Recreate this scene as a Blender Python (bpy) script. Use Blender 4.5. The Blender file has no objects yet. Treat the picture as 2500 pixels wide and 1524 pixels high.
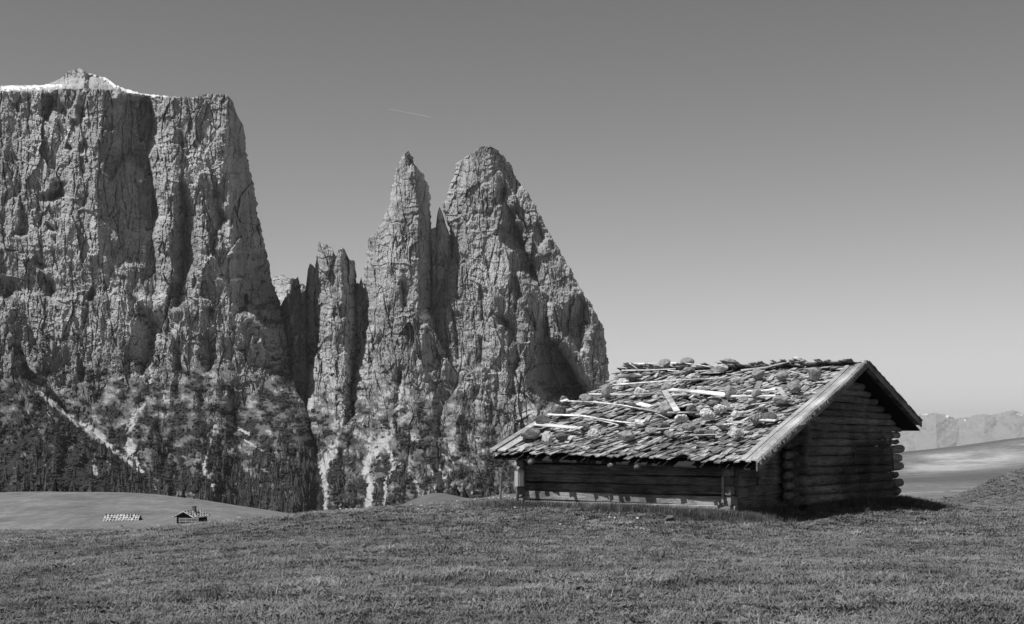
import bpy, math, random
import numpy as np
from mathutils import Vector, Matrix

# ------------------------------------------------------------------ camera, sky, sun, exposure
scene = bpy.context.scene
C = scene.collection
F, HZ, CX = 3300.0, 1043.0, 1250.0      # focal length and horizon row of the 2500 x 1524 photograph, principal column
cam_d = bpy.data.cameras.new('camera')
cam = bpy.data.objects.new('camera', cam_d); C.objects.link(cam)
cam.location = (0, 0, 0); cam.rotation_euler = (math.radians(90), 0, 0)
cam_d.sensor_fit = 'HORIZONTAL'; cam_d.sensor_width = 36.0
cam_d.lens = 36.0 * F / 2500.0
cam_d.shift_y = (HZ - 762.0) / 2500.0
cam_d.clip_start = 0.1; cam_d.clip_end = 200000.0
scene.camera = cam

SUN_EL = math.radians(57.0)
SUN_H = Vector((-0.85, -0.53)).normalized()          # horizontal direction towards the sun
world = bpy.data.worlds.new('World'); scene.world = world; world.use_nodes = True
wt = world.node_tree; wt.nodes.clear()
w_out = wt.nodes.new('ShaderNodeOutputWorld'); w_bg = wt.nodes.new('ShaderNodeBackground')
w_sky = wt.nodes.new('ShaderNodeTexSky'); w_sky.sky_type = 'NISHITA'; w_sky.sun_disc = False
w_sky.sun_elevation = SUN_EL; w_sky.sun_rotation = math.atan2(SUN_H.x, SUN_H.y)
w_sky.altitude = 1900.0; w_sky.air_density = 1.0; w_sky.dust_density = 0.3; w_sky.ozone_density = 1.0
w_sep = wt.nodes.new('ShaderNodeSeparateColor'); wt.links.new(w_sky.outputs[0], w_sep.inputs[0])
def wmath(op, a, b):
    n = wt.nodes.new('ShaderNodeMath'); n.operation = op
    for i, v in enumerate((a, b)):
        if isinstance(v, (int, float)): n.inputs[i].default_value = v
        else: wt.links.new(v, n.inputs[i])
    return n.outputs[0]
# black-and-white film behind a red filter: mostly the sky's red channel
w_bw = wmath('ADD', wmath('MULTIPLY', w_sep.outputs[0], 0.75), wmath('MULTIPLY', w_sep.outputs[1], 0.25))
# the film's shoulder: value / (1 + (value / knee)^2.4)
SKY_GAIN, SKY_GAMMA, SKY_KNEE = 0.98, 1.25, 8.3
w_val = wmath('DIVIDE', wmath('MULTIPLY', wmath('POWER', w_bw, SKY_GAMMA), SKY_GAIN), wmath('ADD', 1.0, wmath('POWER', wmath('DIVIDE', w_bw, SKY_KNEE), 2.4)))
w_comb = wt.nodes.new('ShaderNodeCombineColor')
for i in range(3): wt.links.new(w_val, w_comb.inputs[i])
wt.links.new(w_comb.outputs[0], w_bg.inputs[0]); w_bg.inputs[1].default_value = 0.10
wt.links.new(w_bg.outputs[0], w_out.inputs[0])

sun_d = bpy.data.lights.new('sun', 'SUN'); sun_d.energy = 5.0; sun_d.angle = math.radians(0.5)
sun_d.color = (1, 1, 1)                               # the photograph is black and white
sun = bpy.data.objects.new('sun', sun_d); C.objects.link(sun)
to_sun = Vector((SUN_H.x * math.cos(SUN_EL), SUN_H.y * math.cos(SUN_EL), math.sin(SUN_EL)))
sun.rotation_euler = to_sun.to_track_quat('Z', 'Y').to_euler(); sun.location = to_sun * 60

vs = scene.view_settings
scene.display_settings.display_device = 'sRGB'
vs.view_transform = 'Standard'; vs.look = 'None'; vs.gamma = 1.0; vs.exposure = 0.0; vs.use_curve_mapping = False
scene.render.film_transparent = False
scene.cycles.use_denoising = True
scene.cycles.max_bounces = 5; scene.cycles.diffuse_bounces = 3; scene.cycles.glossy_bounces = 2
scene.cycles.volume_bounces = 0
scene.cycles.sample_clamp_indirect = 4.0

# ------------------------------------------------------------------ helpers
RNG = np.random.default_rng(11); random.seed(11)

def _hash(ix, iy, seed):
    with np.errstate(over='ignore'):
        h = ix.astype(np.int32).view(np.uint32) * np.uint32(374761393) + iy.astype(np.int32).view(np.uint32) * np.uint32(668265263) + np.uint32((seed * 1274126177) & 0xFFFFFFFF)
        h = (h ^ (h >> np.uint32(13))) * np.uint32(1274126177)
        h = (h ^ (h >> np.uint32(15))) * np.uint32(2246822519)
    return (h ^ (h >> np.uint32(16))) & np.uint32(0xFFFF)
_GA = np.arange(1024) * (2 * np.pi / 1024); _GX = np.cos(_GA).astype(np.float32); _GY = np.sin(_GA).astype(np.float32)

def perlin(x, y, seed=0):
    x, y = np.broadcast_arrays(np.asarray(x, np.float32), np.asarray(y, np.float32))
    x0 = np.floor(x); y0 = np.floor(y); fx = x - x0; fy = y - y0
    u = fx * fx * fx * (fx * (fx * 6 - 15) + 10); v = fy * fy * fy * (fy * (fy * 6 - 15) + 10)
    def grad(ix, iy, dx, dy):
        a = _hash(ix, iy, seed) & np.uint32(1023)
        return _GX[a] * dx + _GY[a] * dy
    n00 = grad(x0, y0, fx, fy); n10 = grad(x0 + 1, y0, fx - 1, fy)
    n01 = grad(x0, y0 + 1, fx, fy - 1); n11 = grad(x0 + 1, y0 + 1, fx - 1, fy - 1)
    return 1.5 * ((n00 * (1 - u) + n10 * u) * (1 - v) + (n01 * (1 - u) + n11 * u) * v)

def blocks(x, y, seed=0, tilt=1.0):
    """faceted block field: every cell of a jittered grid is a small tilted plane of its own height"""
    x = np.asarray(x, np.float32); y = np.asarray(y, np.float32); x0 = np.floor(x); y0 = np.floor(y)
    bd = np.full(x.shape, 9e9, np.float32); bv = np.zeros(x.shape, np.float32)
    for i in (-1, 0, 1):
        for j in (-1, 0, 1):
            cx = x0 + i; cy = y0 + j; h = _hash(cx, cy, seed); h2 = _hash(cx, cy, seed + 101)
            dx = x - (cx + (h & np.uint32(255)) / np.float32(255)); dy = y - (cy + (h >> np.uint32(8)) / np.float32(255))
            d = dx * dx + dy * dy
            val = ((h2 & np.uint32(255)) / np.float32(255) - 0.5) + tilt * (dx * ((h2 >> np.uint32(8)) / np.float32(255) - 0.5) + dy * (((h + h2) & np.uint32(255)) / np.float32(255) - 0.75))
            k = d < bd; bv = np.where(k, val, bv); bd = np.where(k, d, bd)
    return bv

def fbm(x, y, octv=4, seed=0, gain=0.5, lac=2.03):
    a, s = 1.0, 0.0
    for i in range(octv):
        s = s + a * perlin(x, y, seed + i * 17); x = x * lac; y = y * lac; a *= gain
    return s

def ridged(x, y, octv=4, seed=0, gain=0.5, lac=2.03):
    a, s = 1.0, 0.0
    for i in range(octv):
        s = s + a * (1 - 2 * np.abs(perlin(x, y, seed + i * 17))); x = x * lac; y = y * lac; a *= gain
    return s

def sstep(a, b, x):
    t = np.clip((x - a) / (b - a), 0, 1); return t * t * (3 - 2 * t)

def pchip(xk, yk, x):
    xk = np.asarray(xk, float); yk = np.asarray(yk, float); h = np.diff(xk); dl = np.diff(yk) / h
    d = np.zeros_like(yk); d[0] = dl[0]; d[-1] = dl[-1]
    for i in range(1, len(xk) - 1):
        if dl[i - 1] * dl[i] > 0:
            w1 = 2 * h[i] + h[i - 1]; w2 = h[i] + 2 * h[i - 1]
            d[i] = (w1 + w2) / (w1 / dl[i - 1] + w2 / dl[i])
    x = np.clip(x, xk[0], xk[-1]); i = np.clip(np.searchsorted(xk, x) - 1, 0, len(xk) - 2)
    t = (x - xk[i]) / h[i]
    return (yk[i] * (1 + 2 * t) * (1 - t) ** 2 + d[i] * h[i] * t * (1 - t) ** 2 + yk[i + 1] * t * t * (3 - 2 * t) + d[i + 1] * h[i] * t * t * (t - 1))

def mesh_np(name, V, Fc, mats=(), smooth=False, attrs=None):
    """V (n,3), Fc (m,3) or (m,4) -> mesh datablock"""
    V = np.ascontiguousarray(V, np.float32); Fc = np.ascontiguousarray(Fc, np.int32); k = Fc.shape[1]
    me = bpy.data.meshes.new(name)
    me.vertices.add(len(V)); me.vertices.foreach_set('co', V.ravel())
    me.loops.add(Fc.size); me.loops.foreach_set('vertex_index', Fc.ravel())
    me.polygons.add(len(Fc)); me.polygons.foreach_set('loop_start', np.arange(0, Fc.size, k, dtype=np.int32))
    me.polygons.foreach_set('use_smooth', np.full(len(Fc), smooth))
    for n, a in (attrs or {}).items():
        at = me.attributes.new(n, 'FLOAT', 'POINT'); at.data.foreach_set('value', np.ascontiguousarray(a, np.float32).ravel())
    me.update(calc_edges=True); me.validate()
    for m in mats: me.materials.append(m)
    return me

def link(name, me, parent=None):
    o = bpy.data.objects.new(name, me); C.objects.link(o)
    if parent is not None: o.parent = parent
    return o

def tag(o, label=None, cat=None, group=None, kind=None):
    if label: o['label'] = label
    if cat: o['category'] = cat
    if group: o['group'] = group
    if kind: o['kind'] = kind
    return o

def empty(name, loc, rz=0.0):
    o = bpy.data.objects.new(name, None); C.objects.link(o); o.location = loc; o.rotation_euler = (0, 0, rz)
    o.empty_display_size = 0.3
    return o

class MB:
    """collects simple solids; build() links them as one mesh object"""
    def __init__(s): s.v = []; s.f = []
    def hexa(s, p):                                    # 8 points: bottom 0-3 (ccw), top 4-7
        n = len(s.v); s.v += [tuple(q) for q in p]
        s.f += [tuple(n + i for i in q) for q in ((3, 2, 1, 0), (4, 5, 6, 7), (0, 1, 5, 4), (1, 2, 6, 5), (2, 3, 7, 6), (3, 0, 4, 7))]
        return s
    def box(s, x0, x1, y0, y1, z0, z1):
        return s.hexa([(x0, y0, z0), (x1, y0, z0), (x1, y1, z0), (x0, y1, z0), (x0, y0, z1), (x1, y0, z1), (x1, y1, z1), (x0, y1, z1)])
    def tube(s, pts, rad, n=8, squash=1.0, seed=0, rough=0.0):
        """closed tapered tube through pts, rad list"""
        rg = random.Random(seed); pts = [Vector(p) for p in pts]; base = len(s.v); m = len(pts)
        for i, p in enumerate(pts):
            d = (pts[min(i + 1, m - 1)] - pts[max(i - 1, 0)]).normalized()
            up = Vector((0, 0, 1)) if abs(d.z) < 0.9 else Vector((1, 0, 0))
            e1 = d.cross(up).normalized(); e2 = e1.cross(d)
            for k in range(n):
                a = 2 * math.pi * k / n; r = rad[i] * (1 + rough * rg.uniform(-1, 1))
                s.v.append(tuple(p + e1 * (math.cos(a) * r) + e2 * (math.sin(a) * r * squash)))
        for i in range(m - 1):
            for k in range(n):
                a = base + i * n + k; b = base + i * n + (k + 1) % n
                s.f.append((a, b, b + n, a + n))
        s.f.append(tuple(base + k for k in range(n))[::-1]); s.f.append(tuple(base + (m - 1) * n + k for k in range(n)))
        return s
    def mesh(s, name, mats, smooth=False):
        me = bpy.data.meshes.new(name); me.from_pydata(s.v, [], s.f); me.update()
        for m in (mats if isinstance(mats, (list, tuple)) else [mats]): me.materials.append(m)
        if smooth: me.polygons.foreach_set('use_smooth', [True] * len(me.polygons))
        return me
    def build(s, name, mats, parent=None, smooth=False):
        return link(name, s.mesh(name, mats, smooth), parent)

# ---- materials (all grey: the photograph is black and white)
def new_mat(name, rough=0.9, spec=0.2):
    m = bpy.data.materials.new(name); m.use_nodes = True; nt = m.node_tree
    b = nt.nodes['Principled BSDF']; b.inputs['Roughness'].default_value = rough
    b.inputs['Specular IOR Level'].default_value = spec
    return m, nt, b

class NT:
    def __init__(s, nt): s.nt = nt
    def node(s, t, **kw):
        n = s.nt.nodes.new(t)
        for k, v in kw.items(): setattr(n, k, v)
        return n
    def link(s, a, b): s.nt.links.new(a, b)
    def m(s, op, a, b=None, clamp=False):
        n = s.nt.nodes.new('ShaderNodeMath'); n.operation = op; n.use_clamp = clamp
        for i, v in enumerate((a, b)):
            if v is None: continue
            if isinstance(v, (int, float)): n.inputs[i].default_value = v
            else: s.link(v, n.inputs[i])
        return n.outputs[0]
    def noise(s, scale, detail=4, rough=0.55, vec=None, stretch=None, dist=0.0):
        n = s.nt.nodes.new('ShaderNodeTexNoise'); n.inputs['Scale'].default_value = scale
        n.inputs['Detail'].default_value = detail; n.inputs['Roughness'].default_value = rough; n.inputs['Distortion'].default_value = dist
        if vec is None: vec = s.nt.nodes.new('ShaderNodeTexCoord').outputs['Object']
        if stretch:
            mp = s.nt.nodes.new('ShaderNodeMapping'); mp.inputs['Scale'].default_value = stretch; s.link(vec, mp.inputs['Vector']); vec = mp.outputs[0]
        s.link(vec, n.inputs['Vector'])
        return n.outputs['Fac']
    def ramp(s, fac, lo, hi, v0, v1):
        n = s.nt.nodes.new('ShaderNodeMapRange'); n.inputs['From Min'].default_value = lo; n.inputs['From Max'].default_value = hi
        n.inputs['To Min'].default_value = v0; n.inputs['To Max'].default_value = v1; s.link(fac, n.inputs['Value'])
        return n.outputs[0]
    def mix(s, fac, a, b):
        n = s.nt.nodes.new('ShaderNodeMix'); n.data_type = 'FLOAT'
        for i, v in ((0, fac), (2, a), (3, b)):
            if isinstance(v, (int, float)): n.inputs[i].default_value = v
            else: s.link(v, n.inputs[i])
        return n.outputs[0]
    def grey(s, val, sock):
        n = s.nt.nodes.new('ShaderNodeCombineColor')
        for i in range(3): s.link(val, n.inputs[i])
        s.link(n.outputs[0], sock)
    def bump(s, h, strength, dist, bsdf):
        n = s.nt.nodes.new('ShaderNodeBump'); n.inputs['Strength'].default_value = strength; n.inputs['Distance'].default_value = dist
        s.link(h, n.inputs['Height']); s.link(n.outputs[0], bsdf.inputs['Normal'])
    def attr(s, name):
        n = s.nt.nodes.new('ShaderNodeAttribute'); n.attribute_name = name; return n.outputs['Fac']
    def rand(s): return s.nt.nodes.new('ShaderNodeObjectInfo').outputs['Random']

def wood_mat(name, lo, hi, stretch, per_obj=0.35, bump=0.6, scale=6.0, rough=0.85):
    m, nt, b = new_mat(name, rough, 0.15); k = NT(nt)
    g = k.noise(scale, 8, 0.65, stretch=stretch, dist=0.4)
    p = k.noise(1.3, 3, 0.5)
    v = k.ramp(g, 0.3, 0.7, lo, hi)
    v = k.m('MULTIPLY', v, k.ramp(p, 0.3, 0.7, 0.55, 1.5))
    v = k.m('MULTIPLY', v, k.ramp(k.rand(), 0, 1, 1 - per_obj, 1 + per_obj))
    ck = k.noise(scale * 1.7, 4, 0.6, stretch=tuple(q * (0.45 if q < 1 else 1.5) for q in stretch), dist=0.6)
    crack = k.ramp(k.m('ABSOLUTE', k.m('SUBTRACT', ck, 0.5)), 0.0, 0.035, 0.25, 1.0); v = k.m('MULTIPLY', v, k.m('MINIMUM', crack, 1.0))
    k.grey(v, b.inputs['Base Color']); k.bump(k.m('ADD', g, k.m('MULTIPLY', k.m('MINIMUM', crack, 1.0), 0.5)), bump, 0.03, b)
    return m

def stone_mat(name, lo, hi, scale=9.0):
    m, nt, b = new_mat(name, 0.95, 0.1); k = NT(nt)
    g = k.noise(scale, 8, 0.7); p = k.noise(2.2, 3, 0.5)
    v = k.m('MULTIPLY', k.ramp(g, 0.3, 0.7, lo, hi), k.ramp(p, 0.35, 0.65, 0.7, 1.25))
    k.grey(v, b.inputs['Base Color']); k.bump(g, 0.5, 0.03, b)
    return m

def plain_mat(name, v, rough=0.6, spec=0.3, var=0.15):
    m, nt, b = new_mat(name, rough, spec); k = NT(nt)
    g = k.noise(14.0, 5, 0.6)
    k.grey(k.ramp(g, 0.3, 0.7, v * (1 - var), v * (1 + var)), b.inputs['Base Color'])
    return m

# ------------------------------------------------------------------ terrain height
#          columns of the table are directions, given as photograph columns; rows are distances in metres
T_PX = np.array([-1500, -400, 0, 150, 300, 450, 600, 730, 800, 900, 1000, 1070, 1160, 1250, 1500, 1800, 2050, 2200, 2330, 2420, 2500, 2900, 4000], float)
T_ROWS = [
 (1.0,   [-1.9, -1.8, -1.75, -1.73, -1.72, -1.70, -1.68, -1.67, -1.66, -1.65, -1.64, -1.64, -1.63, -1.62, -1.61, -1.6, -1.6, -1.6, -1.6, -1.6, -1.6, -1.6, -1.6]),
 (11.0,  [-2.1, -1.85, -1.78, -1.75, -1.72, -1.69, -1.66, -1.64, -1.63, -1.62, -1.60, -1.60, -1.59, -1.58, -1.56, -1.54, -1.53, -1.52, -1.52, -1.52, -1.52, -1.5, -1.5]),
 (20.0,  [-2.8, -2.25, -2.05, -1.99, -1.93, -1.87, -1.82, -1.79, -1.78, -1.76, -1.75, -1.75, -1.75, -1.76, -1.78, -1.80, -1.80, -1.80, -1.80, -1.80, -1.80, -1.75, -1.6]),
 (24.0,  [-3.1, -2.45, -2.22, -2.14, -2.08, -1.99, -1.91, -1.86, -1.84, -1.82, -1.80, -1.79, -1.79, -1.80, -1.85, -1.90, -1.91, -1.90, -1.89, -1.88, -1.86, -1.8, -1.7]),
 (27.0,  [-3.3, -2.65, -2.35, -2.28, -2.21, -2.09, -1.98, -1.91, -1.88, -1.84, -1.81, -1.80, -1.79, -1.79, -1.82, -1.88, -1.99, -1.98, -1.98, -1.95, -1.92, -1.9, -1.8]),
 (29.5,  [-3.5, -2.8, -2.45, -2.38, -2.31, -2.17, -2.05, -1.96, -1.92, -1.87, -1.83, -1.82, -1.80, -1.79, -1.78, -1.74, -1.90, -1.98, -2.02, -2.00, -1.97, -1.95, -1.85]),
 (32.0,  [-3.7, -3.0, -2.64, -2.60, -2.54, -2.40, -2.24, -2.11, -2.05, -1.98, -1.92, -1.89, -1.86, -1.82, -1.78, -1.74, -1.80, -1.98, -2.09, -2.08, -2.05, -2.0, -1.9]),
 (36.0,  [-4.0, -3.25, -2.86, -2.83, -2.79, -2.66, -2.50, -2.36, -2.28, -2.20, -2.12, -2.06, -2.00, -1.94, -1.86, -1.82, -1.84, -1.90, -2.14, -2.20, -2.22, -2.1, -2.0]),
 (44.0,  [-4.8, -3.9, -3.40, -3.38, -3.34, -3.20, -3.04, -2.90, -2.80, -2.72, -2.64, -2.58, -2.50, -2.44, -2.36, -2.34, -2.36, -2.44, -2.62, -2.68, -2.68, -2.5, -2.2]),
 (60.0,  [-7.5, -5.8, -5.1, -5.0, -4.95, -4.8, -4.6, -4.4, -4.3, -4.2, -4.1, -4.0, -3.9, -3.8, -3.7, -3.6, -3.55, -3.55, -3.55, -3.5, -3.4, -3.0, -2.4]),
 (120.0, [-16, -15, -14.5, -14, -14, -14, -13.5, -12.5, -12, -11, -8.6, -7.7, -7.6, -8.0, -8.5, -8.4, -7.6, -6.9, -6.3, -4.9, -3.75, -0.5, 3.0]),
 (150.0, [-18, -17.5, -17, -17, -17, -17, -16.5, -15.5, -14.5, -12.0, -8.35, -7.4, -8.0, -7.65, -8.2, -9, -9, -8.8, -9.0, -8.0, -7.0, -1.0, 4.0]),
 (210.0, [-20, -20, -20, -20, -20, -20, -20, -20, -19, -18, -17, -16, -15, -14, -13, -12.5, -12, -11.6, -11.4, -11.5, -12.0, -6.0, 2.0]),
 (310.0, [-22, -22.3, -22.7, -22.6, -22.4, -22.2, -22.6, -23.5, -24, -26, -26, -26, -25, -24, -20, -17, -16, -15.7, -15.2, -14.9, -14.7, -12, -3]),
 (450.0, [-22, -22.6, -22.0, -21.6, -22.0, -23.6, -26.5, -29.3, -31, -33, -34, -34, -33, -32, -26, -21, -19, -18.4, -17.8, -17.2, -16.8, -14, -5]),
 (600.0, [-38, -40, -42, -42, -42, -43, -46, -49, -50, -50, -50, -50, -49, -48, -38, -26, -22, -21.0, -19.5, -18.2, -17.0, -15, -6]),
 (1000.0,[-80, -80, -80, -80, -80, -80, -80, -80, -80, -80, -80, -80, -80, -75, -55, -32, -23, -18.5, -14.4, -10.6, -7.3, 1.0, 20]),
 (1350.0,[-110, -110, -110, -110, -110, -110, -110, -110, -110, -110, -110, -110, -110, -105, -90, -60, -45, -40, -34, -30, -26, -15, 10]),
 (2300.0,[-185, -185, -185, -185, -185, -185, -185, -185, -185, -185, -185, -185, -185, -185, -185, -185, -185, -190, -190, -190, -190, -150, -60]),
 (5000.0,[-620] * 23),
 (9000.0,[-1000] * 23),
 (25000.0,[-1500] * 23),
 (96000.0,[-1500] * 23)]
_lr = np.log([r[0] for r in T_ROWS]); _tab = np.array([r[1] for r in T_ROWS], float)
_LRD = np.linspace(_lr[0], _lr[-1], 900); _PXD = np.linspace(T_PX[0], T_PX[-1], 1200)
_t1 = np.stack([pchip(_lr, _tab[:, j], _LRD) for j in range(len(T_PX))], 1)
_TD = np.stack([pchip(T_PX, _t1[i], _PXD) for i in range(len(_LRD))], 0)
def ground_z(X, Y, rough=True):
    X = np.asarray(X, float); Y = np.asarray(Y, float); r = np.maximum(np.hypot(X, Y), 1.0)
    Ys = np.maximum(Y, 0.3 * r)
    px = np.clip(CX + F * X / Ys, T_PX[0], T_PX[-1] - 1e-6); lr = np.clip(np.log(np.maximum(np.where(Y > 0, Y, r * 0.5), 1.0)), _LRD[0], _LRD[-1] - 1e-9)
    fi = (lr - _LRD[0]) / (_LRD[1] - _LRD[0]); fj = (px - _PXD[0]) / (_PXD[1] - _PXD[0])
    i = np.clip(fi.astype(int), 0, len(_LRD) - 2); j = np.clip(fj.astype(int), 0, len(_PXD) - 2); a = fi - i; b = fj - j
    z = (_TD[i, j] * (1 - b) + _TD[i, j + 1] * b) * (1 - a) + (_TD[i + 1, j] * (1 - b) + _TD[i + 1, j + 1] * b) * a
    if rough:
        z = z + 0.02 * fbm(X / 2.6, Y / 2.6, 3, 5) * np.clip(r / 12, 0, 1) * (r < 90) + 0.25 * fbm(X / 28, Y / 28, 3, 9) * sstep(50, 120, r) * (r < 3000)
    return z
def gz(x, y): return float(ground_z(np.array([x]), np.array([y]))[0])
def on_ground(px, py, lo=6.0, hi=1200.0):
    """first point of the ground met looking along a photograph position"""
    Y = np.exp(np.linspace(math.log(lo), math.log(hi), 6000)); X = (px - CX) / F * Y; Zr = (HZ - py) / F * Y
    k = np.nonzero(ground_z(X, Y) >= Zr)[0]
    k = k[0] if len(k) else len(Y) - 1
    return float(X[k]), float(Y[k])

# ------------------------------------------------------------------ ground
def ground_material():
    m, nt, b = new_mat('meadow', 0.95, 0.05); k = NT(nt)
    pos = nt.nodes.new('ShaderNodeTexCoord').outputs['Object']
    sp = nt.nodes.new('ShaderNodeSeparateXYZ'); k.link(pos, sp.inputs[0])
    far = k.attr('mown_lit'); soil = k.attr('soil'); pale = k.attr('hay')
    n1 = k.noise(0.9, 6, 0.65); n2 = k.noise(0.045, 5, 0.6); n3 = k.noise(14.0, 4, 0.6)
    n4 = k.noise(0.06, 7, 0.7, stretch=(1.0, 0.22, 1.0))
    near = k.m('MULTIPLY', k.ramp(n1, 0.3, 0.7, 0.065, 0.095), k.ramp(n3, 0.3, 0.7, 0.6, 1.4))
    mown_lit = k.m('MULTIPLY', k.ramp(n2, 0.35, 0.65, 0.145, 0.195), k.ramp(n4, 0.3, 0.7, 0.78, 1.22))
    n5 = k.noise(0.28, 5, 0.65, stretch=(1.0, 0.4, 1.0)); mown_lit = k.m('MULTIPLY', k.m('MULTIPLY', mown_lit, k.ramp(n1, 0.3, 0.7, 0.78, 1.22)), k.ramp(n5, 0.3, 0.7, 0.78, 1.22))
    v = k.mix(far, near, mown_lit)
    v = k.mix(pale, v, k.m('MULTIPLY', k.ramp(n4, 0.35, 0.65, 0.30, 0.44), k.ramp(n5, 0.3, 0.7, 0.8, 1.2)))
    v = k.mix(soil, v, 0.02)
    k.grey(v, b.inputs['Base Color']); k.bump(n3, 0.4, 0.05, b)
    return m
MEADOW = ground_material()

SOIL = [on_ground(85, 1473), on_ground(600, 1345), on_ground(300, 1285), on_ground(165, 1497)]
def soil_mask(X, Y):
    s = np.zeros_like(X)
    for (sx, sy), (rx, ry) in zip(SOIL, ((0.16, 0.16), (0.32, 0.22), (0.5, 0.3), (0.13, 0.1))):
        s = np.maximum(s, sstep(1.3, 0.6, np.hypot((X - sx) / rx, (Y - sy) / ry) + 0.35 * fbm(X * 6, Y * 6, 2, 3)))
    return s

def build_ground():
    az = np.concatenate([np.linspace(-180, -30, 50)[:-1], np.linspace(-30, -22, 40)[:-1], np.linspace(-22, 22, 560)[:-1], np.linspace(22, 30, 40)[:-1], np.linspace(30, 180, 50)])
    r = np.concatenate([[0.6], np.exp(np.linspace(math.log(2.0), math.log(70.0), 190)), np.exp(np.linspace(math.log(72.0), math.log(1500.0), 150)), np.exp(np.linspace(math.log(1600), math.log(95000), 44))])
    A, R = np.meshgrid(np.radians(az), r); X = R * np.sin(A); Y = R * np.cos(A); Z = ground_z(X, Y)
    sm = soil_mask(X, Y); Z = Z - 0.05 * sm
    px = CX + F * X / np.maximum(Y, 0.01)
    py = HZ - F * Z / np.maximum(Y, 0.01)
    mown_lit = sstep(48, 85, R)  # mown ground paler with distance; lit grass's lesser self-shadow put into the colour
    near_right = sstep(2180, 2320, px) * (R < 170) * (Y > 0); mown_lit = mown_lit * (1 - 0.45 * near_right)
    mown_lit = np.where((px > 950) & (px < 1260) & (R < 230) & (Y > 0), mown_lit * 0.5, mown_lit)
    # the pale hay field, the paler stripes and the path across the right-hand slope
    hay = sstep(590, 640, Y) * sstep(900, 790, Y) * sstep(2180, 2290, px) * (0.5 + 1.3 * fbm(X / 45, Y / 160, 5, 21))
    field = sstep(2255, 2300, px + 0.25 * (Y - 690)) * sstep(2560, 2440, px) * sstep(610, 650, Y) * sstep(800, 720, Y + 40 * fbm(X / 30, Y / 90, 3, 23))
    hay = np.maximum(hay, field * (0.75 + 0.5 * fbm(X / 25, Y / 60, 4, 22))); hay = np.clip(hay, 0, 1) * (Y > 0)
    hay = np.maximum(hay, np.where((np.abs(Y - 335 - 3 * np.sin(X / 20)) < 3.0) & (px > 2100), 0.9, 0))
    dark = np.where((px > 1900) & (Y > 0), sstep(380, 460, Y) * sstep(600, 520, Y), 0) + np.where((px > 1900) & (Y > 0), 0.8 * sstep(860, 960, Y), 0)
    mown_lit = mown_lit * (1 - 0.62 * np.clip(dark, 0, 1))
    n, m = A.shape
    I = np.arange(n * m).reshape(n, m)
    Fc = np.stack([I[:-1, :-1], I[1:, :-1], I[1:, 1:], I[:-1, 1:]], -1).reshape(-1, 4)[:, ::-1]
    me = mesh_np('ground', np.stack([X, Y, Z], -1).reshape(-1, 3), Fc, [MEADOW], True, {'mown_lit': mown_lit, 'soil': sm, 'hay': hay})
    tag(link('ground', me), 'alpine meadow rolling away to the foot of the cliffs', None, kind='structure')
build_ground()

# ------------------------------------------------------------------ mountains
def rock_material():
    m, nt, b = new_mat('dolomite_rock', 0.97, 0.05); k = NT(nt)
    veg, scree, snow = k.attr('veg'), k.attr('scree'), k.attr('snow')
    st = k.noise(0.035, 6, 0.65, stretch=(1, 1, 0.16)); cr = k.noise(0.16, 7, 0.72); big = k.noise(0.006, 4, 0.6)
    fine = k.noise(0.5, 4, 0.7)
    rock = k.m('MULTIPLY', k.ramp(st, 0.3, 0.7, 0.33, 0.52), k.ramp(cr, 0.3, 0.7, 0.75, 1.22))
    rock = k.m('MULTIPLY', rock, k.ramp(big, 0.35, 0.65, 0.74, 1.22))
    turf = k.attr('turf'); tv = k.m('MULTIPLY', k.ramp(cr, 0.3, 0.7, 0.11, 0.18), k.ramp(fine, 0.3, 0.7, 0.8, 1.2))
    green = k.m('MULTIPLY', k.ramp(cr, 0.3, 0.7, 0.028, 0.065), k.ramp(fine, 0.3, 0.7, 0.7, 1.3))
    sc = k.ramp(fine, 0.3, 0.7, 0.36, 0.58)
    v = k.mix(turf, rock, tv); v = k.mix(veg, v, green); v = k.mix(scree, v, sc); v = k.mix(snow, v, 0.88)
    k.grey(v, b.inputs['Base Color'])
    h = k.m('ADD', k.m('MULTIPLY', cr, 1.0), k.m('MULTIPLY', fine, 0.35)); k.bump(h, 0.9, 5.0, b)
    return m
ROCK = rock_material()
def far_material():
    m, nt, b = new_mat('far_rock', 0.97, 0.05); k = NT(nt)
    g = k.noise(0.0011, 7, 0.65); f = k.noise(0.006, 5, 0.6)
    v = k.m('MULTIPLY', k.ramp(g, 0.3, 0.7, 0.19, 0.28), k.ramp(f, 0.3, 0.7, 0.85, 1.15)); v = k.mix(k.attr('snow'), v, 0.85); k.grey(v, b.inputs['Base Color'])
    return m
FARROCK = far_material()

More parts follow.
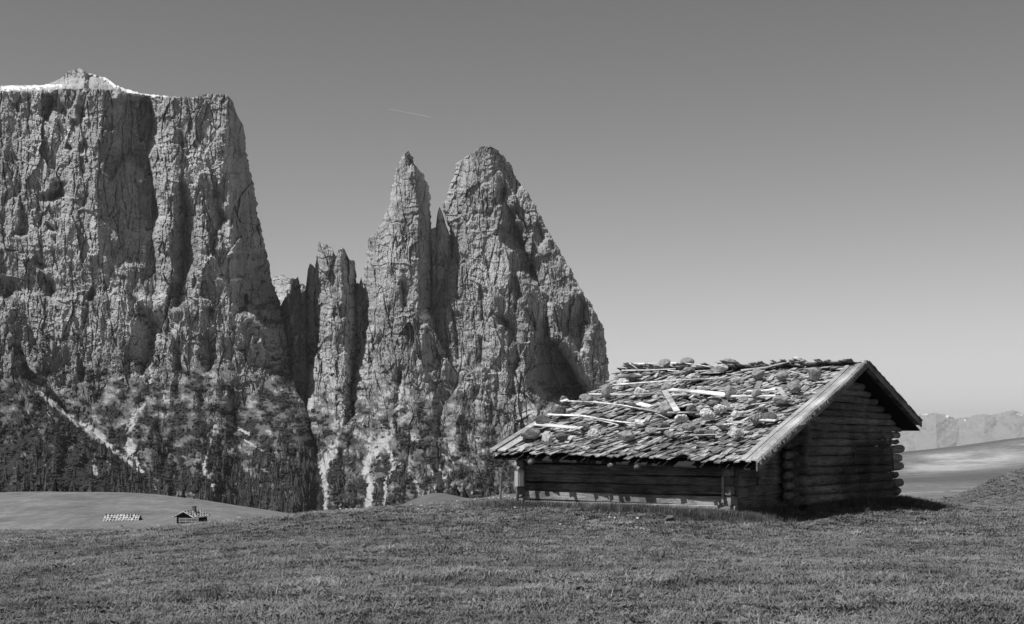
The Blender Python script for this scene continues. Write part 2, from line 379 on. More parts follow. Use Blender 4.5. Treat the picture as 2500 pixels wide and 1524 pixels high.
SCREE = [  # polylines (photograph positions) of the pale gullies with their widths
 (9, [(89, 950), (126, 983), (187, 1028), (227, 1052), (260, 1084), (292, 1109), (345, 1153)]),
 (12, [(349, 987), (329, 1011), (321, 1040), (303, 1062), (318, 1085), (332, 1100), (335, 1149)]),
 (8, [(520, 1052), (512, 1088), (499, 1117), (497, 1145), (518, 1180), (516, 1214)]),
 (7, [(367, 877), (367, 934)]), (8, [(215, 1097), (231, 1157)]), (5, [(369, 1153), (373, 1182), (382, 1206)]),
 (22, [(817, 1085), (805, 1112), (790, 1143), (783, 1168), (788, 1192), (785, 1260)]),
 (22, [(946, 1061), (930, 1080), (915, 1102)]), (15, [(915, 1102), (897, 1126), (893, 1156), (905, 1180), (902, 1217), (892, 1250)]),
 (8, [(940, 1085), (953, 1105), (961, 1141), (946, 1165), (939, 1187), (941, 1240)]),
 (16, [(1082, 1160), (1062, 1187), (1041, 1208)]), (12, [(758, 960), (757, 997)]), (8, [(875, 924), (866, 944), (861, 973)]),
 (8, [(984, 930), (975, 973), (968, 1010)]), (6, [(1012, 1170), (1016, 1180), (1021, 1209)]), (10, [(1040, 762), (1036, 785)]),
 (7, [(1062, 1100), (1068, 1140), (1078, 1165)]), (7, [(1160, 975), (1190, 983)]), (5, [(840, 985), (832, 1040)]), (6, [(150, 1000), (190, 1040)]),
 (20, [(214, 1044), (246, 1072)]), (24, [(308, 1082), (326, 1106)]), (14, [(300, 1064), (310, 1085)]), (9, [(440, 770), (420, 805)]), (5, [(560, 1035), (610, 1060)]), (4, [(590, 1070), (640, 1100)])]
def seg_dist(px, py, pts):
    d = np.full(px.shape, 1e9)
    for (x0, y0), (x1, y1) in zip(pts[:-1], pts[1:]):
        dx, dy = x1 - x0, y1 - y0; t = np.clip(((px - x0) * dx + (py - y0) * dy) / (dx * dx + dy * dy), 0, 1)
        d = np.minimum(d, np.hypot(px - x0 - t * dx, py - y0 - t * dy))
    return d


# shaded planes of the rock: (photograph row, left edge, right edge) of faces that fall back to the right, slope, how far the rock beyond
# them stays back, how fast it comes forward again
CUTS = {
 'mountain_massif': [
  (1.0, 0.0, 9, [(228, 305, 352), (236, 290, 362), (250, 255, 366), (294, 256, 374), (330, 242, 370), (380, 222, 358), (420, 233, 366), (456, 230, 372), (500, 229, 380), (527, 222, 383), (546, 232, 375), (582, 247, 371), (620, 245, 379), (650, 282, 380), (682, 292, 381), (714, 318, 379), (744, 355, 373), (756, 366, 372)]),
  (1.5, 0.2, 12, [(700, 306, 309), (720, 308, 318), (760, 312, 350), (790, 318, 372), (811, 322, 378), (856, 322, 366), (890, 325, 364), (915, 330, 345), (925, 334, 338)]),
  (2.2, 0.1, 12, [(440, 440, 443), (462, 426, 446), (510, 422, 454), (533, 423, 459), (575, 418, 459), (618, 412, 461), (650, 421, 458), (680, 424, 447), (703, 410, 443), (740, 404, 436), (752, 410, 425)]),
  (2.4, 0, 6, [(340, 437, 439), (350, 437, 443), (372, 438, 447), (395, 438, 444), (405, 438, 440)]),
  (2.4, 0, 6, [(262, 455, 458), (290, 460, 467), (318, 455, 463), (328, 456, 459)]), (2.4, 0, 6, [(340, 453, 456), (375, 451, 459), (384, 453, 456)]),
  (1.8, 0.1, 12, [(460, 518, 524), (475, 508, 528), (510, 506, 534), (533, 510, 545), (560, 511, 530), (590, 505, 512), (620, 500, 507)]),
  (2.0, 1, 20, [(232, 558, 575), (256, 553, 600), (300, 560, 620), (320, 550, 620), (380, 549, 630), (422, 542, 640), (446, 560, 645), (505, 558, 650), (554, 558, 660), (582, 571, 665), (618, 571, 670), (632, 545, 675), (671, 535, 685), (692, 548, 690), (735, 559, 700), (770, 600, 705), (800, 640, 708), (850, 648, 712), (900, 655, 715), (950, 668, 735), (1000, 690, 760), (1060, 712, 800), (1100, 735, 805), (1160, 770, 805)]),
  (1.6, 0, 7, [(230, 97, 118), (232, 96, 125), (245, 92, 130), (262, 83, 128), (280, 85, 122), (290, 95, 118)]), (1.8, 0, 6, [(246, 137, 142), (262, 130, 155), (280, 132, 160), (300, 148, 160), (307, 154, 165)]),
  (1.5, 0, 6, [(260, 182, 203), (265, 182, 205), (285, 183, 207), (293, 183, 200)]), (2.0, 0, 5, [(294, 170, 180), (300, 170, 182), (316, 175, 182)]),
  (2.2, 0, 5, [(246, 36, 44), (270, 38, 43), (287, 38, 41)]), (2.2, 0, 5, [(236, 66, 71), (262, 64, 71), (268, 66, 70)]),
  (1.8, 0, 6, [(283, 98, 108), (300, 105, 122), (320, 115, 124), (336, 112, 120)]), (1.8, 0, 5, [(350, 156, 163), (362, 158, 174), (368, 164, 172)]), (1.8, 0, 5, [(350, 190, 203), (370, 188, 203), (376, 192, 200)]),
  (1.3, 0, 8, [(445, 121, 152), (460, 118, 151), (478, 90, 148), (490, 85, 120)]), (2.0, 0, 5, [(388, 192, 203), (405, 192, 200), (430, 194, 202)]), (2.2, 0, 5, [(422, 177, 183), (442, 178, 183)]),
  (2.4, 0, 4, [(428, 45, 49), (460, 45, 50), (498, 43, 48)]), (2.4, 0, 4, [(464, 32, 37), (500, 32, 38)]), (2.4, 0, 4, [(468, 12, 16), (502, 11, 16)]),
  (1.7, 0, 7, [(498, 42, 52), (520, 44, 58), (545, 42, 63), (560, 38, 62), (570, 22, 60)]), (1.8, 0, 6, [(546, 105, 118), (562, 108, 131)]), (1.7, 0, 6, [(622, 80, 86), (640, 75, 92), (650, 85, 112)]),
  (1.5, 0, 8, [(668, 95, 100), (690, 96, 125), (710, 98, 128), (727, 108, 125)]), (1.2, 0.2, 14, [(612, -20, 4), (650, -20, 8), (672, -20, 14), (690, -20, 30), (708, -20, 36), (724, -20, 20)]),
  (2.0, 0, 5, [(696, 222, 227), (715, 215, 228), (728, 200, 225)]), (2.0, 0, 6, [(760, 204, 210), (790, 205, 214), (818, 200, 206)]), (1.8, 0, 6, [(720, 563, 600), (740, 560, 598), (760, 560, 590), (770, 562, 575)]),
  (2.0, 0, 5, [(664, 470, 474), (685, 468, 478), (702, 464, 470)]), (1.8, 0, 6, [(752, 490, 518), (770, 500, 518), (784, 508, 517)]), (2.0, 0, 5, [(748, 402, 408), (790, 401, 412), (812, 403, 410)]),
  (1.9, 0.1, 8, [(808, 495, 504), (830, 494, 510), (850, 493, 518), (870, 492, 521), (890, 490, 519), (910, 494, 508)]), (1.9, 0, 7, [(830, 421, 427), (870, 420, 436), (900, 416, 438)]),
  (1.9, 0, 8, [(945, 470, 478), (980, 470, 495), (1012, 475, 490)]), (2.0, 0, 6, [(985, 560, 566), (1020, 556, 572), (1050, 560, 570)]), (2.0, 0, 7, [(880, 190, 196), (905, 186, 202), (930, 190, 198)]), (2.0, 0, 7, [(960, 640, 652), (1010, 648, 672), (1050, 660, 680)])],
 'rock_spire': [
  (1.8, 1, 12, [(402, 1010, 1014), (410, 1010, 1020), (420, 1012, 1026), (440, 1014, 1030), (474, 1016, 1034), (500, 1022, 1041), (520, 1024, 1060), (560, 1023, 1062), (600, 1022, 1064), (650, 1020, 1064), (700, 1018, 1062), (750, 1020, 1058), (770, 1032, 1046)]),
  (2.2, 0, 4, [(380, 988, 996), (395, 988, 1003), (409, 990, 1000)]), (2.4, 0, 6, [(684, 972, 977), (715, 972, 986), (745, 977, 985), (768, 980, 986)]),
  (1.7, 0, 10, [(824, 1048, 1052), (850, 1044, 1064), (870, 1043, 1078), (895, 1045, 1085), (910, 1060, 1083), (919, 1066, 1080)]), (2.2, 0, 6, [(855, 900, 906), (875, 900, 909), (898, 900, 908)]),
  (2.0, 0, 7, [(892, 972, 977), (920, 957, 977), (950, 955, 972), (968, 958, 970)]), (2.2, 0, 6, [(768, 985, 990), (800, 988, 995), (832, 992, 996)]), (2.0, 0, 6, [(985, 918, 922), (1030, 917, 924), (1060, 915, 920)]), (2.0, 0, 8, [(1010, 958, 964), (1060, 962, 972), (1080, 966, 972)]),
  (2.0, 0, 8, [(960, 1062, 1066), (1040, 1058, 1070), (1110, 1066, 1072)])],
 'rock_tower': [
  (2.2, 0.06, 12, [(432, 1210, 1213), (455, 1214, 1226), (470, 1206, 1230), (490, 1212, 1230), (500, 1220, 1236), (520, 1222, 1250), (540, 1224, 1256), (555, 1216, 1262), (580, 1216, 1270), (600, 1226, 1277), (615, 1242, 1282), (635, 1245, 1294), (655, 1244, 1300), (672, 1264, 1308), (690, 1278, 1316), (715, 1288, 1326), (735, 1292, 1334), (770, 1293, 1335), (800, 1295, 1336), (825, 1293, 1338), (850, 1288, 1362), (875, 1285, 1375), (900, 1280, 1390), (930, 1275, 1405), (960, 1285, 1425), (1000, 1330, 1440), (1050, 1390, 1440), (1080, 1425, 1440)]),
  (2.4, 0, 6, [(660, 1246, 1256), (700, 1248, 1264), (720, 1250, 1266), (745, 1253, 1258), (765, 1254, 1258)]), (2.0, 0.1, 10, [(766, 1210, 1216), (790, 1213, 1240), (810, 1235, 1255), (850, 1238, 1262), (880, 1238, 1266), (905, 1238, 1255), (930, 1238, 1252), (962, 1240, 1256)]),
  (2.6, 0, 5, [(416, 1163, 1168), (432, 1165, 1172), (452, 1163, 1169)]), (2.2, 0, 7, [(546, 1300, 1310), (570, 1302, 1322), (590, 1304, 1322), (604, 1308, 1318)]),
  (1.6, 0.0, 8, [(655, 1390, 1398), (690, 1396, 1407), (720, 1400, 1412), (745, 1378, 1425), (770, 1370, 1424), (790, 1360, 1422), (810, 1362, 1420), (834, 1380, 1416), (862, 1396, 1412), (885, 1404, 1409)]),
  (2.0, 0.5, 9, [(770, 1440, 1466), (800, 1448, 1476), (830, 1452, 1482), (850, 1446, 1484), (875, 1450, 1486), (905, 1476, 1488)]), (2.2, 0, 6, [(755, 1276, 1286), (785, 1285, 1300), (806, 1290, 1304)]),
  (2.2, 0, 6, [(826, 1165, 1177), (860, 1166, 1175), (890, 1160, 1170)]), (2.4, 0, 6, [(756, 1098, 1103), (800, 1104, 1112), (840, 1108, 1117), (880, 1112, 1120)]), (2.2, 0, 6, [(436, 1252, 1264), (455, 1252, 1272)]),
  (2.2, 0, 6, [(590, 1335, 1345), (620, 1345, 1358), (640, 1352, 1362)]), (2.2, 0, 7, [(870, 1360, 1372), (900, 1368, 1388), (935, 1395, 1408)]), (2.4, 0, 5, [(615, 1216, 1222), (650, 1212, 1217), (672, 1213, 1216)]),
  (2.2, 0, 6, [(700, 1166, 1172), (760, 1170, 1178), (800, 1176, 1180)]), (2.2, 0, 6, [(900, 1206, 1212), (960, 1204, 1214), (990, 1206, 1212)])],
 'rock_pinnacle': [
  (2.0, 1, 9, [(618, 838, 850), (636, 832, 868), (660, 831, 870), (690, 832, 872), (720, 834, 874), (750, 845, 878), (780, 846, 880), (830, 842, 885), (880, 850, 885), (960, 850, 880), (1030, 852, 870)]),
  (2.4, 0, 5, [(745, 812, 817), (770, 810, 818), (782, 812, 817)]), (2.4, 0, 5, [(940, 818, 822), (980, 818, 823), (1020, 817, 822)]), (2.4, 0, 5, [(940, 792, 796), (975, 792, 797), (1000, 793, 796)])],
 'rocky_spur': [(1.4, 1, 14, [(788, 22, 34), (806, 24, 50), (840, 34, 60), (872, 40, 70), (905, 50, 85), (925, 60, 125), (955, 70, 130), (985, 110, 150), (1030, 150, 200), (1080, 200, 270), (1150, 300, 360)])],
}
def cut_depth(name, PX, PY, seed):
    D = np.zeros_like(PX)
    for n_, (slope, keep, fall, rows) in enumerate(CUTS.get(name, [])):
        r = np.array(rows, float)
        m = (PY > r[0, 0] - 25) & (PY < r[-1, 0] + 25) & (PX > r[:, 1].min() - 12)
        if keep == 0: m &= PX < r[:, 2].max() + 7 * fall
        if not m.any(): continue
        px_, py_ = PX[m], PY[m]
        w = px_ + 1.8 * fbm(px_ / 11, py_ / 13, 2, seed + 61 + n_) + 3.0 * blocks(px_ / 9, py_ / 20, seed + 62 + n_, 1.0)
        py = py_ + 3.0 * perlin(px_ / 10, py_ / 14, seed + 63 + n_)
        xl = np.interp(py, r[:, 0], r[:, 1]); xr = np.interp(py, r[:, 0], r[:, 2])
        fade = sstep(-6, 6, py - r[0, 0]) * sstep(12, -8, py - r[-1, 0])
        pk = slope * 0.91 * np.maximum(xr - xl, 0.5)
        d = np.where(w < xl, 0, np.where(w < xr, slope * 0.91 * (w - xl), pk * (keep + (1 - keep) * np.exp(-np.maximum(w - xr, 0) / fall))))
        D[m] += d * fade
    return D

SURF = {}
def relief(name, label, L, R, bottom, D0, knots, top=None, step=2.0, rnd=90.0, thick=300.0, foot=930.0, lean=0.15,
           apron=1.15, rough=1.0, veg0=850.0, vegspan=330.0, vegbias=0.0, jag=4.0, snow=None, mat=None, hazy=False, pin_left=False, scree=True):
    """A mountain front as a closed body: L, R side outlines as (py, px) lists, top outline as (px, py) list, knots =
    (rows, [(px per row, depth per row), ...]) giving the large buttresses and gullies in metres behind D0."""
    Lk = np.array(L, float); Rk = np.array(R, float)
    t0 = min(p[1] for p in top) if top else max(Lk[0, 0], Rk[0, 0])
    W = max(np.max(Rk[:, 1]) - np.min(Lk[:, 1]), 10)
    nu = int(max(W / step, 16)); nv = int((bottom - t0) / step); seed = len(name) * 7 + int(D0) % 97
    v = np.linspace(0, 1, nv); u = np.linspace(0, 1, nu)
    py0 = t0 + v * (bottom - t0)
    def side(kk):                                      # the outline read at the height the edge really gets
        q = py0
        for _ in range(4 if top else 1):
            e = np.interp(q, kk[:, 0], kk[:, 1])
            if top: te = np.interp(e, [p[0] for p in top], [p[1] for p in top]); q = te + v * (bottom - te)
        return e
    Lp = side(Lk) + jag * fbm(py0 / 14, py0 * 0 + 3.3, 4, seed + 1) * (0 if pin_left else 1)
    Rp = side(Rk) + jag * fbm(py0 / 14, py0 * 0 + 7.7, 4, seed + 2)
    s = 0.5 - 0.5 * np.cos(np.pi * u); s = 0.75 * u + 0.25 * s
    PX = Lp[:, None] + (Rp - Lp)[:, None] * s[None, :]
    if top:
        tk = np.array(top, float); TP = np.interp(PX, tk[:, 0], tk[:, 1]) + 0.7 * jag * fbm(PX / 9, PX * 0 + 1.7, 4, seed + 3)
        PY = TP + v[:, None] * (bottom - TP)
    else:
        PY = np.repeat(py0[:, None], nu, 1) + 0.5 * jag * fbm(PX / 7, PX * 0 + 2.2, 3, seed + 4) * sstep(60, 0, py0 - t0)[:, None]
    t = 2 * s - 1
    rl = np.where(t < 0, 0.0 if pin_left else 1.0, 1.0)
    Wrow = (Rp - Lp)[:, None] * 0.91
    D = np.minimum(rnd, 0.6 * Wrow) * rl[None, :] * (1 - np.sqrt(np.clip(1 - t[None, :] ** 2, 0, 1)))
    ks = knots[0]; kp = np.stack([np.interp(py0, ks, k[0]) for k in knots[1]], 1); kd = np.stack([np.interp(py0, ks, k[1]) for k in knots[1]], 1)
    wob = 9 * fbm(PX / 60, PY / 70, 3, seed + 5) * sstep(t0, t0 + 60, PY)
    for i in range(nv): D[i] += np.interp(PX[i] + wob[i], kp[i], kd[i])
    k = D0 / 3000.0
    wx = PX + 10 * fbm(PX / 40, PY / 40, 3, seed + 6); wy = PY + 14 * fbm(PX / 40, PY / 40, 3, seed + 7)
    footp = foot + (70 * fbm(PX / 130, PX * 0 + 9.1, 3, seed + 24) if foot > 700 and foot < 1000.5 and D0 < 10000 else 0 * PX)
    low = sstep(footp - 60, footp + 120, PY)
    amp = rough * (1 - 0.35 * low)
    lx_ = PX + 5 * fbm(PX / 25, PY / 60, 3, seed + 21); ly_ = PY + 6 * fbm(PX / 25, PY / 25, 3, seed + 22)
    flute = ridged(wx / 60, wy / 420, 3, seed + 8) * 6 * (1 - 0.4 * low)
    crag = fbm(PX / 50, PY / 60, 2, seed + 10, 0.5) * 4.0 + fbm(PX / 3.6, PY / 6.0, 2, seed + 12) * 1.0
    patchy = 0.45 + 0.9 * sstep(-0.3, 0.5, fbm(PX / 90, PY / 110, 3, seed + 25))
    block = blocks(lx_ / 50, ly_ / 105, seed + 31, 2.0) * 15 + blocks((lx_ + 0.55 * ly_) / 52, (ly_ - 0.45 * lx_) / 60, seed + 35, 1.8) * 8 * sstep(-0.15, 0.35, fbm(PX / 120, PY / 120, 2, seed + 45)) + blocks(lx_ / 17, ly_ / 58, seed + 32, 2.0) * 5.0 + blocks(lx_ / 7, ly_ / 21, seed + 33, 2.0) * 2.7 * patchy + blocks(PX / 3.0, PY / 7.0, seed + 34, 1.8) * 1.5
    def crack(sx, sy, sd_, wd): return np.exp(-(perlin(lx_ / sx, ly_ / sy, seed + sd_) / wd) ** 2)
    block = block - (8.0 * crack(34, 260, 41, 0.030) + 5.0 * crack(15, 120, 42, 0.05) * patchy) * (1 - 0.6 * low)
    bed = PY / 19 + 1.1 * fbm(PX / 70, PY / 80, 3, seed + 43); bed = bed - np.floor(bed)
    block = block + 4.2 * (bed - 0.5) * sstep(-0.1, 0.4, fbm(PX / 60, PY / 60, 2, seed + 44))
    cut = cut_depth(name, PX, PY, seed)
    spur = ridged((wx - (wy - 900) * 0.45) / 85, wy / 300, 3, seed + 15) * 38 * low + ridged((wx + (wy - 900) * 0.5) / 60, wy / 200, 2, seed + 16) * 14 * low
    if hazy: flute = crag = 0; block = 0 * PX; spur = ridged((PX - 0.8 * (PY - 1000)) / 42, PY / 55, 4, seed + 15, 0.55) * 26 + ridged((PX + 0.9 * (PY - 1000)) / 60, PY / 60, 4, seed + 16, 0.5) * 22
    D -= amp * (flute + crag + block * (1 - 0.35 * low) + spur + 0.4 * np.random.default_rng(seed).normal(size=PX.shape))
    D += cut
    D += lean * 0.91 * (footp - np.minimum(PY, footp)) - apron * 0.91 * np.maximum(0, PY - footp) - lean * 0.91 * (footp - foot)
    sd = np.zeros_like(PX)
    if scree:
        for w, pts in SCREE:
            d = seg_dist(PX + 5 * fbm(PX / 11, PY / 11, 3, 77), PY, pts); sd = np.maximum(sd, sstep(w * 0.78, w * 0.26, d + 2.5 * fbm(PX / 5, PY / 5, 2, 78))); D += 9 * sstep(w * 1.5, 0, d)
    YY = D0 + D * k
    X = (PX - CX) / F * YY; Z = (HZ - PY) / F * YY
    gy = np.gradient(D, axis=0) / np.maximum(np.gradient(PY, axis=0) * 0.91, 0.05)
    ledgy = np.clip(-gy, -0.5, 2.0)
    veg = fbm(PX / 42, PY / 30, 5, seed + 20, 0.65) * 1.05 + (PY - veg0) / vegspan - 0.35 + 0.22 * (ledgy - 0.7) + vegbias
    turf = sstep(-0.9, -0.3, veg + 0.25 * fbm(PX / 6, PY / 9, 3, seed + 23)) * sstep(0.1, 0.6, ledgy + 0.7 * low) * (1 - sd)
    veg = sstep(0.10, 0.35, veg) * (1 - sd)
    sn = np.zeros_like(PX)
    for (cx, cy, rx, ry, ang) in (snow or []):
        ca, sa = math.cos(math.radians(ang)), math.sin(math.radians(ang)); qx = (PX - cx) * ca + (PY - cy) * sa; qy = -(PX - cx) * sa + (PY - cy) * ca
        sn = np.maximum(sn, sstep(1.15, 0.85, np.hypot(qx / rx, qy / ry) + 1.0 * fbm(PX / 11, PY / 4, 4, 5)))
    # close the body: columns at the sides, rows over the top and down the back
    def pad(a, l, r): return np.concatenate([l, a, r], 1)
    bk = (D0 + thick)
    def edge(c, ins):
        Yb = np.full((nv, 1), bk); return (PX[:, c:c + 1] + ins - CX) / F * bk, Yb, (HZ - PY[:, c:c + 1] - 4) / F * bk
    lx, ly, lz = edge(0, 6); rx_, ry_, rz_ = edge(nu - 1, -6)
    X = pad(X, lx, rx_); Y = pad(YY, ly, ry_); Z = pad(Z, lz, rz_)
    z1 = np.zeros((nv, 1)); veg = pad(veg, z1, z1); turf = pad(turf, z1, z1); sd2 = pad(sd, z1, z1); sn = pad(sn, z1, z1)
    def row(Yn, dz):                                   # further back, kept just under the skyline
        q = Yn / Y[:1]; return X[:1] * q, Yn, Z[:1] * q - dz * k
    r1 = row(np.maximum(Y[:1] + thick * 0.3, bk - 10 * k), 8); r2 = row(np.maximum(Y[:1] + thick * 0.35, bk), 40)
    r3 = (r2[0], r2[1] + 60 * k, np.full_like(Z[:1], (HZ - bottom) / F * D0))
    X = np.concatenate([r3[0], r2[0], r1[0], X]); Y = np.concatenate([r3[1], r2[1], r1[1], Y]); Z = np.concatenate([r3[2], r2[2], r1[2], Z])
    zr = np.zeros((3, nu + 2)); veg = np.concatenate([zr, veg]); turf = np.concatenate([zr, turf]); sd2 = np.concatenate([zr, sd2]); sn = np.concatenate([zr, sn])
    n, m = X.shape; I = np.arange(n * m).reshape(n, m)
    Fc = np.stack([I[:-1, :-1], I[1:, :-1], I[1:, 1:], I[:-1, 1:]], -1).reshape(-1, 4)
    me = mesh_np(name, np.stack([X, Y, Z], -1).reshape(-1, 3), Fc, [mat or ROCK], False, {'veg': veg, 'turf': turf, 'scree': sd2, 'snow': sn})
    o = tag(link(name, me), label, None, kind='structure')
    SURF[name] = dict(PX=PX, PY=PY, P=np.stack([X[3:, 1:-1], Y[3:, 1:-1], Z[3:, 1:-1]], -1), veg=veg[3:, 1:-1], scree=sd)
    return o

B = 1300
# the great walled plateau on the left
r1 = [230, 350, 450, 550, 650, 750, 850, 1000, 1300]
relief('mountain_massif', 'broad sheer rock massif with a flat top', [(230, -260), (1300, -260)],
  [(232, 560), (245, 566), (278, 579), (297, 596), (364, 600), (420, 612), (457, 622), (532, 631), (588, 645), (643, 656), (696, 668), (747, 686), (850, 700), (900, 706), (950, 722), (1000, 748), (1050, 782), (1080, 797), (1150, 792), (1300, 780)],
  B, 2950, (r1, [
   ([-300] * 9, [70] * 9), ([0] * 9, [45] * 9), ([120] * 9, [30] * 9), ([235, 235, 228, 228, 262, 285, 280, 270, 260], [0] * 9), ([400] * 9, [-12, -12, -12, -12, -10, 0, 0, 0, 0]), ([500] * 9, [-30, -30, -30, -30, -25, -10, 0, 0, 0]),
   ([557, 553, 558, 562, 574, 590, 612, 640, 650], [-40, -40, -40, -40, -35, -20, 0, 0, 0]), ([640, 650, 660, 670, 680, 720, 740, 790, 800], [30, 40, 40, 40, 40, 40, 60, 60, 40])]),
  top=[(-300, 228), (0, 222), (60, 224), (110, 220), (160, 217), (235, 216), (300, 224), (360, 234), (430, 238), (470, 237), (490, 233), (525, 228), (548, 230), (558, 236), (566, 246), (600, 290)],
  step=1.9, rnd=60, thick=600, foot=940, lean=0.10, apron=1.2, veg0=900, vegspan=330, jag=3.5, pin_left=True,
  snow=[(60, 217, 50, 4, -3), (130, 213, 45, 3.5, -8), (118, 219, 8, 5, 20), (128, 330, 9, 4, 5), (172, 322, 11, 3, 35), (158, 335, 14, 3, 38), (345, 441, 8, 2.5, -15), (255, 424, 16, 2, 35), (245, 660, 5, 3, 0), (575, 683, 12, 2.5, -8), (475, 239, 6, 2.2, 0), (345, 232, 45, 3, 5), (352, 612, 4, 8, 0)])
# the little summit standing back on the plateau
relief('mountain_summit', 'small rounded summit knob with snow on the plateau', [(160, -200), (400, -200)], [(160, 520), (400, 520)], 300, 3560,
  ([160, 300], [([-200, -200], [100, 60]), ([205, 205], [20, 0]), ([214, 214], [50, 30]), ([520, 520], [120, 80])]),
  top=[(-200, 214), (0, 209), (100, 208), (118, 205), (140, 195), (155, 187), (162, 177), (178, 171), (195, 168), (207, 172), (212, 180), (214, 178), (235, 182), (262, 192), (275, 203), (300, 215), (340, 227), (385, 233), (470, 240), (520, 243)],
  step=2.2, rnd=20, thick=400, foot=190, lean=0, apron=1.3, rough=0.6, veg0=3000, jag=2.5,
  snow=[(238, 182, 28, 5, 12), (272, 202, 26, 4.5, 36), (320, 222, 40, 5, 20), (370, 233, 30, 4, 6), (30, 214, 70, 6, -2), (110, 210, 40, 4, -3)])
# pale ridge far behind the gap
relief('mountain_ridge', 'pale rock ridge glimpsed far behind the gap', [(670, 630), (1300, 630)], [(670, 900), (1300, 900)], 1100, 5600,
  ([670, 1100], [([630, 630], [0, 0]), ([700, 700], [-20, -20]), ([760, 760], [20, 20]), ([900, 900], [40, 40])]),
  top=[(630, 668), (667, 675), (690, 672), (716, 681), (738, 692), (753, 706), (800, 715), (900, 730)], step=3, thick=300, rough=0.8, veg0=3000, lean=0.4)
# dark jagged teeth in the shadow of the massif
relief('rock_teeth', 'jagged dark rock teeth in the shaded gap', [(640, 672), (1300, 672)], [(640, 830), (1300, 830)], B, 3180,
  ([640, 1000, 1300], [([660] * 3, [80, 80, 80]), ([700, 720, 740], [10, 0, 0]), ([740, 760, 780], [50, 40, 0]), ([765, 780, 790], [0, 0, 0]), ([830] * 3, [90, 60, 20])]),
  top=[(672, 765), (686, 747), (697, 727), (704, 722), (708, 718), (712, 697), (716, 681), (727, 677), (731, 690), (736, 715), (743, 712), (748, 700), (751, 664), (756, 643), (763, 645), (768, 655), (777, 668), (800, 695), (830, 740)],
  step=1.7, thick=200, foot=1000, lean=0.1, veg0=1000, jag=7, snow=[(690, 800, 3, 16, -12), (700, 850, 4, 14, -15), (722, 830, 3, 14, 15), (712, 775, 2, 14, 5)])
# notched pinnacle
relief('rock_pinnacle', 'slender notched rock pinnacle in front of the gap', [(590, 777), (621, 775), (660, 770), (700, 772), (800, 775), (850, 776), (924, 755), (977, 746), (1050, 746), (1100, 760), (1300, 720)],
  [(590, 842), (621, 850), (632, 865), (656, 869), (692, 871), (760, 875), (850, 872), (950, 862), (1036, 862), (1100, 872), (1300, 900)], B, 3010,
  ([590, 700, 850, 1000, 1300], [([760, 760, 760, 740, 700], [70, 70, 70, 60, 20]), ([800, 812, 815, 800, 790], [10, 10, 10, 10, 0]), ([835, 835, 842, 840, 815], [0] * 5), ([872, 874, 874, 866, 900], [20, 20, 20, 40, 30])]),
  top=[(770, 592), (778, 590), (790, 596), (812, 604), (816, 622), (822, 626), (826, 608), (838, 604), (843, 612), (848, 622), (856, 640), (865, 634), (872, 660)], step=1.8, rnd=60, thick=170, foot=960, lean=0.12, veg0=980)
relief('rock_shoulder', 'dark rock fin between the pinnacle and the spire', [(670, 862), (1300, 862)], [(670, 925), (1300, 925)], 1150, 3080,
  ([670, 1150], [([862, 862], [40, 0]), ([885, 885], [0, 0]), ([925, 925], [60, 30])]),
  top=[(862, 712), (868, 700), (873, 688), (877, 694), (883, 676), (886, 700), (891, 714), (899, 720), (905, 745), (925, 790)], step=1.7, thick=150, veg0=1000, jag=7)
# the slim spire
relief('rock_spire', 'slim pointed rock spire beside the great one', [(369, 993), (380, 984), (395, 975), (423, 966), (459, 958), (498, 951), (538, 936), (566, 916), (580, 901), (621, 896), (665, 892), (692, 886), (775, 900), (828, 892), (863, 883), (885, 868), (911, 870), (951, 858), (1036, 856), (1100, 868), (1160, 850), (1300, 830)],
  [(369, 998), (377, 1002), (406, 1015), (424, 1032), (445, 1041), (476, 1050), (516, 1050), (560, 1051), (640, 1054), (700, 1054), (760, 1052), (850, 1078), (950, 1110), (1100, 1150), (1300, 1200)], B, 2960,
  ([369, 450, 560, 700, 850, 1000, 1300], [([985, 955, 900, 880, 880, 850, 820], [40, 60, 80, 80, 70, 40, 0]), ([990, 985, 960, 940, 930, 920, 900], [10, 15, 20, 25, 25, 20, 0]), ([998, 1012, 1022, 1020, 1005, 985, 970], [0] * 7), ([1002, 1046, 1056, 1060, 1085, 1130, 1200], [15, 20, 20, 20, 60, 70, 30])]),
  step=1.7, rnd=60, thick=150, foot=960, lean=0.16, veg0=1020, vegspan=330, snow=[(1036, 775, 9, 12, 20)])
relief('rock_finger', 'dark rock finger in the notch between the spires', [(500, 1036), (1300, 1036)], [(500, 1112), (1300, 1112)], 900, 3090,
  ([500, 900], [([1036, 1036], [20, 0]), ([1072, 1072], [0, 0]), ([1112, 1112], [30, 20])]),
  top=[(1036, 565), (1050, 560), (1060, 556), (1065, 552), (1067, 520), (1073, 506), (1080, 519), (1085, 534), (1090, 552), (1100, 575), (1112, 610)], step=1.8, thick=120, veg0=3000, jag=5.0, lean=0.05, rough=0.9)
